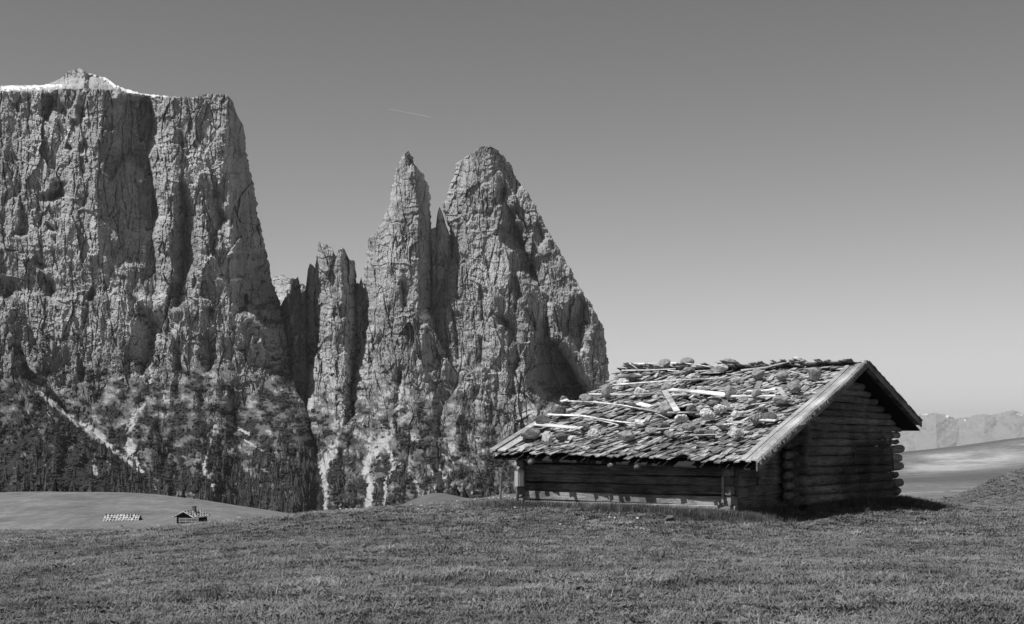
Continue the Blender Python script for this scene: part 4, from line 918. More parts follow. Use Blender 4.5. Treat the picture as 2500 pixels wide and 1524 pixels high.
# a few loose shingles and boards lying across the others
for _ in range(46):
    aa, bb = rg.uniform(-5.9, -0.5), rg.uniform(0.7, 6.2)
    if ((aa + 0.2 - ha) / 0.5) ** 2 + ((bb - hb) / 0.5) ** 2 < 1: continue
    items.append((shingle_matrix(aa, bb, -1, rg.uniform(-0.6, 0.6), rg.uniform(0.03, 0.05), math.radians(rg.uniform(-2, 6)), rg.gauss(0, 0.06)), rg.randrange(26), aa, bb))
dist = [float(np.linalg.norm(hut_xy(it[2], it[3]))) for it in items]
order = sorted(range(len(items)), key=lambda q: dist[q]); own = set(order[:292])
def joined_shingles(name, its):
    VV = []; FF = []; TT = []
    for M, ti in its:
        n0 = len(VV); V, Fc, w, L = TEMPL[ti]
        VV += [tuple(M @ Vector(v)) for v in V]; FF += [tuple(n0 + q for q in f) for f in Fc]; tn = rg.random() ** 1.2; TT += [tn] * len(V)
    me = bpy.data.meshes.new(name); me.from_pydata(VV, [], FF); me.update(); me.materials.append(SHINGLE)
    at = me.attributes.new('tone', 'FLOAT', 'POINT'); at.data.foreach_set('value', TT)
    o = link(name, me, hut); o['kind'] = 'stuff'; return o
for q in sorted(own):
    M, ti = items[q][0], items[q][1]; o = link('shingle', TMESH[ti], hut); o.matrix_local = M
right = []
a = REAVE + 0.08
while a > 0.1:
    b = 0.0
    while b < RL:
        ti = rg.randrange(26); w = TEMPL[ti][2] * 1.5
        right.append((shingle_matrix(a + rg.uniform(-.03, .03), b + w / 2, 1, rg.gauss(0, 0.04), rg.uniform(0, 0.02), math.radians(6), 0) @ Matrix.Diagonal((1, 1.6, 1, 1)), ti)); b += w
    a -= 0.27
joined_shingles('shingles', [(items[q][0], items[q][1]) for q in range(len(items)) if q not in own] + right)
# shingles of the far slope standing up past the ridge
b = 0.25
while b < RL - 0.1:
    ti = rg.randrange(26); gap = rg.random()
    if gap > 0.16:
        M = Matrix.Translation(H(0.34, b, roof_z(0.34, b) + rg.uniform(0.0, 0.035))) @ Matrix.Rotation(math.pi + rg.gauss(-0.12, 0.16), 4, 'Z') @ Matrix.Rotation(-math.radians(rg.uniform(9, 21)), 4, 'Y') @ Matrix.Rotation(rg.gauss(0, 0.15), 4, 'X')
        o = link('ridge_shingle', TMESH[ti], hut); o.matrix_local = M @ Matrix.Diagonal((rg.uniform(0.85, 1.05), 1.1, 1.2, 1))
    b += rg.uniform(0.05, 0.10)
# verge boards, barge boards, far verge board
def slope_board(a0, a1, b0, b1, ztop, t, name, mat, side_slope=None):
    n = 8; mb = MB()
    for k in range(n):
        s0 = a0 + (a1 - a0) * k / n; s1 = a0 + (a1 - a0) * (k + 1) / n; q = []
        for dz in (ztop - t, ztop):
            q += [H(s0, b0, roof_z(s0, b0) + dz), H(s1, b0, roof_z(s1, b0) + dz), H(s1, b1, roof_z(s1, b1) + dz), H(s0, b1, roof_z(s0, b1) + dz)]
        nn = len(mb.v); mb.v += q; mb.f += [tuple(nn + i for i in f) for f in ((3, 2, 1, 0), (4, 5, 6, 7), (0, 1, 5, 4), (2, 3, 7, 6))]
        if k == 0: mb.f.append((nn + 3, nn, nn + 4, nn + 7))
        if k == n - 1: mb.f.append((nn + 1, nn + 2, nn + 6, nn + 5))
    return mb.build(name, mat, hut)
slope_board(-EAVE - 0.05, -0.02, 0.00, 0.115, 0.062, 0.03, 'verge_board', BOARD_A)
slope_board(-EAVE - 0.08, -0.10, 0.127, 0.245, 0.040, 0.03, 'verge_board', BOARD_A)
slope_board(-EAVE - 0.04, -0.30, 0.257, 0.375, 0.048, 0.03, 'verge_board', BOARD_A)
slope_board(-EAVE - 0.12, 0.0, -0.035, -0.003, 0.035, 0.175, 'barge_board', BARGE)
slope_board(0.003, REAVE + 0.02, -0.035, -0.003, 0.055, 0.150, 'barge_board', BARGE)
slope_board(-EAVE - 0.10, -3.6, RL - 0.18, RL - 0.02, 0.085, 0.035, 'verge_board', BOARD_A)
slope_board(-EAVE - 0.05, -4.9, RL - 0.42, RL - 0.21, 0.06, 0.03, 'verge_board', BOARD_A)
mb = MB(); x = -EAVE - 0.1
while x < -0.1:
    w = rg.uniform(0.02, 0.06); d = rg.uniform(0.0, 0.045) * (1.6 if x < -2.5 else 0.7); z = roof_z(x, 0)
    mb.hexa([H(x, -0.052 - d * 0.5, z + 0.02 - d), H(x + w, -0.052 - d * 0.5, z + 0.02 - d * 0.8), H(x + w, 0.02, z + 0.052), H(x, 0.02, z + 0.052), H(x, -0.052, z + 0.058), H(x + w, -0.052, z + 0.06), H(x + w, 0.02, z + 0.066), H(x, 0.02, z + 0.066)])
    x += w * rg.uniform(0.9, 1.6)
o = mb.build('splintered_edge', BOARD_A, hut); o['kind'] = 'stuff'
mb = MB(); x = 0.1
while x < REAVE:
    w = rg.uniform(0.08, 0.2); z = roof_z(x, 0); h = rg.uniform(0.065, 0.095)
    mb.hexa([H(x, -0.06, z + 0.058), H(x + w, -0.06, z - w * 0.35 + 0.058), H(x + w, 0.1, z - w * 0.35 + 0.058), H(x, 0.1, z + 0.058), H(x, -0.06, z + h), H(x + w, -0.06, z - w * 0.35 + h), H(x + w, 0.1, z - w * 0.35 + h), H(x, 0.1, z + h)]); x += w
o = mb.build('splintered_edge', BARGE, hut); o['kind'] = 'stuff'

# wire netting hung over the gable logs
WIRE = plain_mat('rusty_wire', 0.02, 0.7, 0.2)
mb = MB(); ax0, ax1 = a_at(GB, 2040), a_at(GB, 2168)
zt = -0.33; zbm = -1.72; na = 58
for k in range(na):
    s = ax0 + (ax1 - ax0) * k / (na - 1); top = zt if s > ax0 + 0.9 else zt - 0.25 - (ax0 + 0.9 - s) * 0.6
    mb.tube([H(min(s - 0.10, ax1 - 0.25), GB - 0.155, top), H(s + 0.13 * (top - zbm), GB - 0.16, zbm)], [0.0045] * 2, 3)
for k in range(30):
    z = zt - 0.06 - k * (zt - zbm) / 30; mb.tube([H(ax0 + (0.9 if z > zt - 0.3 else 0.2), GB - 0.155, z), H(ax1 - 0.12 + 0.06 * k / 6, GB - 0.16, z + 0.02)], [0.0035] * 2, 3)
net = mb.build('wire_netting', WIRE); net.matrix_world = Matrix.Translation((HA[0], HA[1], ZG)) @ Matrix.Rotation(TH, 4, 'Z')
tag(net, 'sheet of fine dark wire netting hung over the shaded gable logs', 'netting')

# ------------------------------------------------------------------ poles and stones lying on the roof
def hutspace(o, M=None):
    o.matrix_world = Matrix.Translation((HA[0], HA[1], ZG)) @ Matrix.Rotation(TH, 4, 'Z') @ (M or Matrix.Identity(4)); return o
def z1(x, y): return (1180 + x * 0.29955, 850 + y * 0.29955)
def z2(x, y): return (1680 + x * 0.29955, 850 + y * 0.29955)
def z4(x, y): return (1480 + x * 0.17312, 860 + y * 0.17312)
ORD = ['first', 'second', 'third', 'fourth', 'fifth', 'sixth', 'seventh', 'eighth', 'ninth', 'tenth', 'eleventh', 'twelfth', 'thirteenth', 'fourteenth', 'fifteenth', 'sixteenth', 'seventeenth', 'eighteenth', 'nineteenth', 'twentieth']
POLES = [  # endpoints in the photograph, half thickness in photograph pixels, flat?, label
 ([z4(440, 290), z4(760, 288), z4(1450, 262)], 1.7, 1, 'pale flat batten just under the ridge behind the tall ridge stone'),
 ([z4(220, 352), z4(600, 345), z4(980, 328)], 1.6, 0, 'pale pole near the top far corner of the roof'),
 ([z4(870, 345), z4(1120, 366)], 1.1, 0, 'thin short stick under the crumbly stone near the ridge'),
 ([z4(1250, 358), z4(1500, 346)], 1.1, 0, 'thin short stick between the crumbly stone and the big pale ridge stone'),
 ([z4(1650, 326), z4(2060, 298)], 1.5, 0, 'pale pole running from the big pale ridge stone towards the gable'),
 ([z2(430, 241), z2(640, 217), z2(1190, 168)], 2.2, 1, 'long pale board under the ridge at the gable end'),
 ([z4(90, 556), z4(600, 520), z4(1100, 485), z4(1780, 458)], 1.6, 0, 'long thin pale pole in the upper third of the roof'),
 ([z1(860, 432), z1(1200, 436), z1(1490, 428)], 1.9, 0, 'pale pole ending at the top of the leaning plank'),
 ([z4(832, 636), z4(1300, 672), z4(1700, 715)], 3.6, 1, 'wide bright board lying just above the hole in the roof'),
 ([z2(350, 452), z2(520, 452), z2(710, 450)], 2.0, 1, 'pale lath continuing from the wide bright board towards the gable'),
 ([z4(920, 712), z4(1140, 697)], 2.2, 1, 'short pale lath under the wide bright board'),
 ([z4(822, 664), z4(900, 800), z4(1000, 965)], 5.0, 1, 'grey plank leaning down beside the hole in the roof'),
 ([z1(620, 488), z1(900, 497), z1(1130, 522), z1(1420, 580)], 1.7, 0, 'long bent pole slanting down across the middle of the roof'),
 ([z4(690, 960), z4(880, 1036)], 1.0, 0, 'thin twig at the lower end of the long bent pole'),
 ([z1(525, 600), z1(800, 610), z1(1060, 655), z1(1310, 682)], 1.8, 0, 'long pale pole slanting below the bent pole'),
 ([z1(420, 682), z1(600, 700), z1(800, 716)], 2.8, 1, 'short wide pale board near the far eave corner'),
 ([z1(930, 640), z1(1100, 682)], 1.0, 0, 'thin split lath beside the slanting pale pole'),
 ([z4(740, 955), z4(1000, 958), z4(1330, 955)], 1.9, 0, 'dull pole along the lower edge of the hole'),
 ([z4(1530, 908), z4(1900, 860), z4(2426, 792), z2(890, 476)], 1.3, 0, 'thin pole right of the hole rising to the gable boards'),
 ([z4(1880, 945), z4(2120, 942)], 1.2, 0, 'thin stick left of the twin stones by the gable boards'),
 ([z4(700, 1192), z4(1000, 1168), z4(1320, 1140)], 1.4, 0, 'pole above the lowest row of stones in mid roof'),
 ([z4(1560, 1140), z4(1780, 1115), z4(2010, 1090)], 1.6, 0, 'pale pole in the lower part of the roof towards the gable'),
 ([z4(920, 1270), z4(1050, 1258)], 1.8, 1, 'stubby pale stick against the dark block near the eave'),
 ([z4(1060, 1282), z4(1280, 1272), z4(1540, 1266), z4(1640, 1245)], 1.0, 0, 'thin crooked branch just above the eave'),
 ([z4(2130, 1060), z4(2390, 1072)], 1.5, 1, 'short lath ending at the gable boards'),
 ([z2(475, 412), z2(600, 408), z2(710, 398)], 2.0, 1, 'short pale lath beside the upright stone near the gable'),
 ([z2(815, 240), z2(960, 275)], 1.2, 0, 'thin pale stick between two round stones near the gable peak'),
 ([z4(450, 830), z4(640, 885)], 3.0, 1, 'broken pale board end in the middle of the roof'),
 ([z1(560, 500), z1(690, 482)], 3.0, 1, 'pale broken board at the far edge of the roof'),
 ([z4(1180, 745), z4(1240, 700)], 1.2, 1, 'upright splinter at the top edge of the hole'),
]
for n_, (pts, hw, flat, lab) in enumerate(POLES):
    P3 = []
    for p in pts:
        a, b, Y = roof_hit(*p); b = min(max(b, 0.02), RL); a = min(a, -0.12); r = hw * Y / F
        P3.append(Vector(H(a, b, roof_z(a, b) + 0.145 + 1.3 * r)))
    r = 1.3 * hw * 29.5 / F
    if flat:
        mb = MB()
        d = (P3[-1] - P3[0]).normalized(); side = Vector((1, 0, 0.36)).normalized()
        if abs(d.dot(side)) > 0.8: side = Vector((0, 1, 0))
        side = (side - d * side.dot(d)).normalized(); nrm = d.cross(side); nrm = nrm if nrm.z > 0 else -nrm
        wv = r * (2.1 if hw < 4 else 1.2)
        for p, q in zip(P3[:-1], P3[1:]):
            c = []
            for t_ in (-0.012, 0.012): c += [p - side * wv + nrm * t_, q - side * wv + nrm * t_, q + side * wv + nrm * t_, p + side * wv + nrm * t_]
            mb.hexa(c)
        o = mb.build('roof_batten', POLE_W)
    else:
        o = MB().tube(P3, [r * (1.15 - 0.35 * i / max(len(P3) - 1, 1)) for i in range(len(P3))], 7, 1.0, n_, 0.06).build('roof_pole', POLE_W, None, True)
    hutspace(o); tag(o, lab, 'batten' if flat else 'pole', 'poles and battens lying on the roof')

ST = {'pale': stone_mat('pale_limestone', 0.42, 0.62), 'grey': stone_mat('grey_stone', 0.18, 0.33), 'dark': stone_mat('dark_stone', 0.08, 0.17), 'white': stone_mat('white_limestone', 0.5, 0.72)}
BV, BF = ico(3)
def stone_mesh(seed, kind, tone):
    rgn = np.random.default_rng(seed); v = BV.copy()
    cuts, d0, d1 = {'rounded': (7, 0.68, 0.9), 'angular': (9, 0.45, 0.78), 'flat': (8, 0.5, 0.8), 'craggy': (8, 0.55, 0.85)}[kind]
    for _ in range(cuts):
        n = rgn.normal(size=3); n /= np.linalg.norm(n); d = rgn.uniform(d0, d1)
        h = v @ n; v = v - np.outer(np.maximum(h - d, 0) * 0.97, n)
    f1 = 2.2 if kind != 'craggy' else 4.0
    nz = fbm(v[:, 0] * f1 + seed, v[:, 1] * f1 + v[:, 2] * 1.7, 3, seed) * (0.05 if kind == 'rounded' else 0.07 if kind != 'craggy' else 0.16)
    v = v * (1 + nz)[:, None]
    v /= np.abs(v).max(0)
    return mesh_np('stone', v, BF, [ST[tone]], False)
STONES = [  # position (centre), width, height in photograph pixels, tone, shape
 (z1(1475, 172), 30, 29, 'grey', 'angular'), (z1(1345, 157), 33, 12, 'grey', 'flat'), (z1(1690, 160), 12, 10, 'grey', 'angular'), (z1(1905, 190), 43, 23, 'pale', 'angular'),
 (z1(1665, 207), 29, 15, 'grey', 'craggy'), (z1(1700, 265), 32, 22, 'pale', 'craggy'), (z1(1200, 267), 43, 19, 'dark', 'flat'), (z1(1130, 307), 30, 19, 'pale', 'craggy'),
 (z1(1010, 387), 28, 30, 'grey', 'angular'), (z1(1280, 387), 37, 23, 'white', 'flat'), (z1(1487, 366), 25, 25, 'grey', 'rounded'), (z1(1780, 375), 25, 18, 'grey', 'rounded'),
 (z1(645, 452), 17, 19, 'grey', 'angular'), (z1(830, 447), 31, 25, 'grey', 'rounded'), (z1(600, 552), 35, 26, 'dark', 'angular'), (z1(475, 637), 34, 32, 'dark', 'angular'),
 (z1(965, 597), 32, 20, 'dark', 'angular'), (z1(1105, 626), 33, 15, 'dark', 'flat'), (z1(1275, 637), 33, 19, 'white', 'angular'), (z1(1465, 537), 40, 31, 'grey', 'angular'),
 (z1(1692, 537), 23, 25, 'dark', 'rounded'), (z1(1600, 607), 34, 21, 'pale', 'craggy'), (z1(1820, 582), 40, 31, 'pale', 'craggy'), (z1(1220, 502), 32, 18, 'dark', 'craggy'),
 (z1(370, 722), 43, 28, 'grey', 'rounded'), (z1(515, 772), 23, 28, 'pale', 'angular'), (z1(630, 752), 29, 19, 'dark', 'rounded'), (z1(810, 672), 31, 19, 'dark', 'craggy'),
 (z1(900, 737), 31, 27, 'pale', 'craggy'), (z1(1165, 747), 40, 24, 'grey', 'angular'), (z1(1130, 692), 28, 13, 'dark', 'flat'), (z1(1355, 697), 29, 18, 'grey', 'angular'),
 (z1(1455, 672), 32, 24, 'dark', 'angular'), (z1(1510, 737), 30, 20, 'grey', 'angular'), (z1(1650, 751), 27, 15, 'dark', 'angular'), (z1(1662, 671), 29, 19, 'grey', 'rounded'),
 (z1(1770, 717), 29, 26, 'grey', 'craggy'), (z1(1855, 727), 30, 22, 'dark', 'angular'),
 (z2(570, 182), 27, 18, 'grey', 'rounded'), (z2(578, 245), 34, 28, 'grey', 'angular'), (z2(845, 177), 34, 15, 'grey', 'flat'), (z2(765, 256), 28, 21, 'grey', 'rounded'),
 (z2(1015, 246), 34, 28, 'grey', 'angular'), (z2(1118, 142), 22, 15, 'pale', 'angular'), (z2(990, 133), 26, 9, 'grey', 'flat'), (z2(855, 352), 31, 25, 'grey', 'rounded'),
 (z2(335, 397), 27, 34, 'grey', 'angular'), (z2(560, 412), 25, 26, 'grey', 'angular'), (z2(755, 452), 39, 23, 'grey', 'rounded'), (z2(500, 482), 34, 21, 'grey', 'angular'),
 (z2(205, 486), 29, 18, 'dark', 'angular'), (z2(265, 522), 34, 20, 'pale', 'craggy'), (z2(602, 532), 25, 15, 'dark', 'craggy'), (z2(555, 602), 33, 30, 'grey', 'craggy'),
 (z2(650, 602), 34, 25, 'dark', 'angular'), (z2(395, 567), 28, 20, 'pale', 'flat'), (z2(258, 662), 33, 21, 'grey', 'angular'), (z2(375, 732), 38, 25, 'pale', 'craggy'),
 (z1(1790, 545), 16, 18, 'pale', 'angular'), (z2(95, 520), 17, 14, 'pale', 'craggy')]
rows = {}
for n_, (p, w, h, tone, kind) in enumerate(STONES):
    a, b, Y = roof_hit(p[0], p[1] + h * 0.42); a = min(a, -0.05)
    row = 'ridge row' if a > -0.75 else 'upper row' if a > -2.1 else 'middle row' if a > -3.45 else 'lower row' if a > -4.75 else 'eave row'
    rows.setdefault(row, []).append((p[0], n_, a, b, Y))
for row, lst in rows.items():
    for k_, (px_, n_, a, b, Y) in enumerate(sorted(lst)):
        p, w, h, tone, kind = STONES[n_]; sx = w * Y / F / 2 * 1.18; sz = h * Y / F / 2 * 1.14
        o = link('roof_stone', stone_mesh(500 + n_, kind, tone)); 
        hutspace(o, Matrix.Translation(H(a + sx * 0.2, b, roof_z(a, b) + 0.06 + sz * 0.95)) @ Matrix.Rotation(-TH, 4, 'Z') @ Matrix.Diagonal((sx, sx * 0.85, sz, 1)))
        tag(o, '%s %s stone, %s from the left in the %s on the roof' % (tone, kind, ORD[k_], row), 'stone', 'stones weighing down the shingle roof')

# stones at the foot of the hut
FOOT = [((1632, 1263), 30, 24, 'dark', 'angular', 'squat block half sunk in the grass before the front wall'), ((1951, 1233), 26, 10, 'grey', 'flat', 'flat shaded stone under the near gable corner'),
        ((2070, 1222), 20, 12, 'dark', 'angular', 'shaded stone under the middle of the gable wall'), ((2178, 1214), 20, 14, 'grey', 'rounded', 'stone under the far gable corner of the hut'),
        ((1786, 1252), 18, 10, 'pale', 'angular', 'small pale stone under the corner post of the lean-to'), ((1315, 1235), 18, 10, 'dark', 'rounded', 'dark stone in the grass under the far end of the front wall'),
        ((1700, 1249), 22, 9, 'dark', 'flat', 'dark flat footing stone under the pale sill beam'), ((2010, 1231), 14, 8, 'dark', 'angular', 'small dark stone in the shade near the gable corner')]
for n_, (p, w, h, tone, kind, lab) in enumerate(FOOT):
    X, Y = on_ground(p[0], p[1] + h * 0.45); sx = w * Y / F / 2; sz = h * Y / F / 2
    o = link('footing_stone', stone_mesh(700 + n_, kind, tone)); o.location = (X, Y, gz(X, Y) + sz * 0.55); o.scale = (sx, sx * 0.8, sz); tag(o, lab, 'stone')

# ------------------------------------------------------------------ meter box on its post, fence stake
METAL = plain_mat('light_grey_cabinet', 0.42, 0.5, 0.4, 0.06); METAL2 = plain_mat('dark_grey_plastic', 0.12, 0.5, 0.3, 0.1); STAKEW = wood_mat('stake_wood', 0.16, 0.26, (3, 3, 0.6), 0.1, scale=10)  # darker grey plastic for the lid and cable duct
X, Y = on_ground(1263, 1238); g = gz(X, Y); m_ = Y / F
e = empty('meter_box', (X, Y, g), math.radians(28))
zt = (HZ - 1150) * m_ - g; zb_ = (HZ - 1187) * m_ - g; w = 9.5 * m_
MB().tube([(0, 0, -0.15), (0.0, 0, 0.35), (-0.01, 0, zt + 0.02)], [0.035, 0.034, 0.032], 10).build('post', STAKEW, e, True)
mb = MB().box(-w, w * 0.75, -0.19, -0.03, zb_, zt); bo = mb.build('cabinet', METAL, e)
mb = MB().hexa([(-w * 0.55, -0.202, zb_ + 0.02), (w * 0.55, -0.202, zb_ + 0.02), (w * 0.55, -0.192, zb_ + 0.02), (-w * 0.55, -0.192, zb_ + 0.02), (-w * 0.75, -0.202, zt - 0.02), (w * 0.2, -0.202, zt - 0.02), (w * 0.2, -0.192, zt - 0.02), (-w * 0.75, -0.192, zt - 0.02)]); mb.build('front_panel', METAL, bo)
MB().box(-w * 1.03, w * 0.8, -0.205, -0.02, zt + 0.003, zt + 0.02).build('lid', METAL2, bo)
MB().tube([(0.06, -0.06, 0.28), (0.06, -0.06, zb_ - 0.003)], [0.045, 0.05], 10).build('cable_duct', METAL2, e, True)
MB().tube([(0.0, 0, zt + 0.03), (0.02, 0, zt + 0.08), (0.055, 0, zt + 0.06)], [0.03, 0.03, 0.022], 8).build('cap', METAL, e, True)
tag(e, 'grey metal meter box on a post at the far corner of the hut', 'meter box')
X, Y = on_ground(1221, 1238); g = gz(X, Y); zt = (HZ - 1163) / F * Y - g
e = MB().tube([(0, 0, -0.15), (0.01, 0, zt * 0.5), (0.022, 0, zt)], [0.021, 0.022, 0.02], 8, 1, 3, 0.05).build('fence_stake', STAKEW); e.location = (X, Y, g); tag(e, 'thin grey wooden stake standing alone left of the meter box', 'stake')

# ------------------------------------------------------------------ the two little huts down on the pale hill
FARSH = wood_mat('pale_far_shingle', 0.42, 0.6, (1, 1, 1), 0.05, scale=3.0); FARWALL = plain_mat('black_far_wood', 0.02, 0.9, 0.1); BRICK = plain_mat('chimney_stone', 0.11, 0.9, 0.1); RAIL = plain_mat('pale_rail_wood', 0.45, 0.8, 0.1)
FSTONE = plain_mat('dark_roof_stone', 0.04, 0.95, 0.05)
def far_hut(px, py_base, dist, rz, hw, hl, eave, ridge, over, label, chimney, srows, scols, slopes, wall_sink=1.5, base_z=None):
    X = (px - CX) / F * dist; bz = (HZ - py_base) / F * dist
    e = empty('small_hut', (X, dist, bz), rz); tag(e, label, 'hut')
    s = (ridge - eave) / hw
    # walls: log courses with gables (x across, y along the ridge)
    mb = MB()
    for sy in (-hl, hl):
        n0 = len(mb.v); t = 0.2 if sy < 0 else -0.2
        prof = [(-hw, -wall_sink), (hw, -wall_sink), (hw, eave), (0, ridge - 0.12), (-hw, eave)]
        mb.v += [(x, sy, z) for x, z in prof] + [(x, sy + t, z) for x, z in prof]
        mb.f += [tuple(n0 + i for i in range(5)), tuple(n0 + 5 + i for i in range(5))[::-1]] + [(n0 + i, n0 + (i + 1) % 5, n0 + 5 + (i + 1) % 5, n0 + 5 + i) for i in range(5)]
    for sx in (-hw, hw - 0.2): mb.box(sx, sx + 0.2, -hl + 0.21, hl - 0.21, -wall_sink, eave - 0.08)
    wall = mb.build('wall', FARWALL, e)
    for k in range(5):
        z = 0.2 + k * 0.42
        if z < eave: MB().box(-hw - 0.12, hw + 0.12, -hl - 0.06, -hl - 0.005, z, z + 0.18).build('log', FARWALL, wall)
    roof = empty('roof', (0, 0, 0)); roof.parent = e
    for sg in (-1, 1):
        x1 = sg * (hw + over); z1_ = eave - s * over; y0, y1 = -hl - over, hl + over
        q = [(0, y0, ridge), (x1, y0, z1_), (x1, y1, z1_), (0, y1, ridge)]
        q = q if sg > 0 else [q[1], q[0], q[3], q[2]]
        MB().hexa([(x, y, z - 0.02) for x, y, z in q] + [(x, y, z + 0.13) for x, y, z in q]).build('roof_slope', FARSH, roof)
        if sg in slopes:
            mb = MB(); r_ = random.Random(int(px) + sg)
            for i in range(srows):
                for j in range(scols):
                    u = (i + 0.5) / srows; v = (j + 0.5) / scols + r_.uniform(-0.012, 0.012); x = x1 * u; z = ridge + (z1_ - ridge) * u; y = y0 + (y1 - y0) * v; d = r_.uniform(0.13, 0.24)
                    mb.tube([(x, y, z + 0.12), (x, y, z + 0.12 + d * 0.9), (x, y, z + 0.13 + d * 1.3)], [d, d * 0.9, d * 0.3], 6, 1, i * 31 + j, 0.25)
            o = mb.build('roof_stones', FSTONE, roof); o['kind'] = 'stuff'
            mb = MB()
            for i in range(srows + 1):
                u = (i + 0.35) / (srows + 0.6); x = x1 * u; z = ridge + (z1_ - ridge) * u; mb.tube([(x, y0, z + 0.17), (x, y1, z + 0.17)], [0.05, 0.05], 5)
            o = mb.build('roof_poles', POLE_W, roof); o['kind'] = 'stuff'
    if chimney:
        ch = MB().box(*chimney).build('chimney', BRICK, e); x0, x1_, y0, y1, z0, z1_ = chimney; MB().box(x0 - 0.1, x1_ + 0.1, y0 - 0.1, y1 + 0.1, z1_ + 0.005, z1_ + 0.13).build('chimney_cap', BRICK, ch)
    return e
d1 = 310.0; k1 = d1 / F
h1 = far_hut(469, 1277, d1, math.radians(-24), 2.25, 2.6, 1.75, 2.75, 0.75, 'small dark hut with a chimney on the pale hill', (0.2, 0.85, -0.2, 0.45, 2.2, 3.75), 4, 7, (1, -1))
win = MB().box(-0.5, 0.5, -2.69, -2.665, 0.55, 1.25).build('window', BRICK, h1); MB().box(-0.38, 0.38, -2.70, -2.692, 0.65, 1.15).build('pane', FARWALL, win)
e = empty('rail_fence', ((461 - CX) / F * 305, 305, (HZ - 1279) / F * 305), math.radians(-4)); tag(e, 'pale three-rail wooden fence in front of the chimney hut', 'fence')
for j in range(3): MB().box(-2.35, 2.25, -0.03, 0.03, 0.42 + j * 0.36, 0.55 + j * 0.36).build('rail', RAIL, e)
for j in range(4): MB().box(-2.2 + j * 1.4, -2.1 + j * 1.4, 0.035, 0.12, -0.6, 1.35).build('post', RAIL, e)
far_hut(300, 1283, 325.0, math.radians(90 + 3), 3.1, 3.7, 0.75, 2.55, 0.45, 'low hut showing only its pale roof dotted with stones over the grass', None, 5, 11, (-1, 1), 2.5)

# ------------------------------------------------------------------ vapour trail
VAP = plain_mat('vapour', 0.65, 1.0, 0.0, 0.05)
P0 = Vector(((948 - CX) / F * 30000, 30000, (HZ - 266) / F * 30000)); P1 = Vector(((1062 - CX) / F * 30000, 30000, (HZ - 288) / F * 30000))
o = MB().tube([P0.lerp(P1, t) for t in (0, 0.3, 0.6, 0.85, 1.0)], [1.2, 2.0, 3.2, 4.2, 2.0], 8).build('vapour_trail', VAP, None, True); tag(o, 'thin faint vapour trail of an aircraft in the clear sky', 'vapour trail')

# ------------------------------------------------------------------ grass
def blade_mesh(name, n, rad, h0, h1, w, lean, mat, seed, broad=False):
    r = random.Random(seed); V = []; Fc = []
    for _ in range(n):
        an = r.uniform(0, 6.283); rr = rad * math.sqrt(r.random()); x, y = math.cos(an) * rr, math.sin(an) * rr; h = r.uniform(h0, h1); da = an + r.gauss(0, 0.9); l = lean * r.uniform(0.3, 1.3) * h
        dx, dy = math.cos(da), math.sin(da); sx, sy = -dy * w * r.uniform(0.6, 1.2) / 2, dx * w * r.uniform(0.6, 1.2) / 2; b = len(V)
        V += [(x - sx, y - sy, -0.01), (x + sx, y + sy, -0.01), (x + dx * l * 0.35 + sx * (1.6 if broad else 0.85), y + dy * l * 0.35 + sy * (1.6 if broad else 0.85), h * 0.6), (x + dx * l * 0.35 - sx * (1.6 if broad else 0.85), y + dy * l * 0.35 - sy * (1.6 if broad else 0.85), h * 0.6), (x + dx * l, y + dy * l, h * (1.0 if not broad else 0.8))]
        Fc += [(b, b + 1, b + 2), (b, b + 2, b + 3), (b + 3, b + 2, b + 4)]
    return mesh_np(name, np.array(V), np.array(Fc), [mat])
def blade_mat(name, lo, hi):
    m, nt, b = new_mat(name, 0.65, 0.25); k = NT(nt)
    pos = nt.nodes.new('ShaderNodeNewGeometry').outputs['Position']
    pt = k.noise(0.7, 5, 0.65, vec=pos); p2 = k.noise(0.13, 3, 0.5, vec=pos); v = k.m('MULTIPLY', k.m('MULTIPLY', k.ramp(k.rand(), 0, 1, lo, hi), k.ramp(pt, 0.3, 0.7, 0.62, 1.4)), k.ramp(p2, 0.3, 0.7, 0.84, 1.18)); k.grey(v, b.inputs['Base Color'])
    return m
GRASS = blade_mat('grass_blade', 0.10, 0.225); CLOVER = blade_mat('clover_leaf', 0.10, 0.21); DRY = blade_mat('dry_stalk', 0.22, 0.38); TALL = blade_mat('tall_grass_blade', 0.07, 0.14); PETAL = plain_mat('pale_petal', 0.75, 0.8, 0.1)
HUT_IN = lambda X, Y: ((lambda a, b: (a > -5.5) & (a < 2.9) & (b > np.where(a < -3.2, 0.85, 0.5)) & (b < 6.0))((X - HA[0]) * G2[0] + (Y - HA[1]) * G2[1], (X - HA[0]) * R2[0] + (Y - HA[1]) * R2[1]))
def meadow_points(n, y0, y1, rng, power=1.0, px0=-480, px1=3200):
    Y = (y0 ** (2 - power) + rng.random(n) * (y1 ** (2 - power) - y0 ** (2 - power))) ** (1 / (2 - power)); px = rng.uniform(px0, px1, n); X = (px - CX) / F * Y
    k = ~HUT_IN(X, Y) & (soil_mask(X, Y) < rng.random(n)); X, Y = X[k], Y[k]
    return np.stack([X, Y, ground_z(X, Y)], 1)
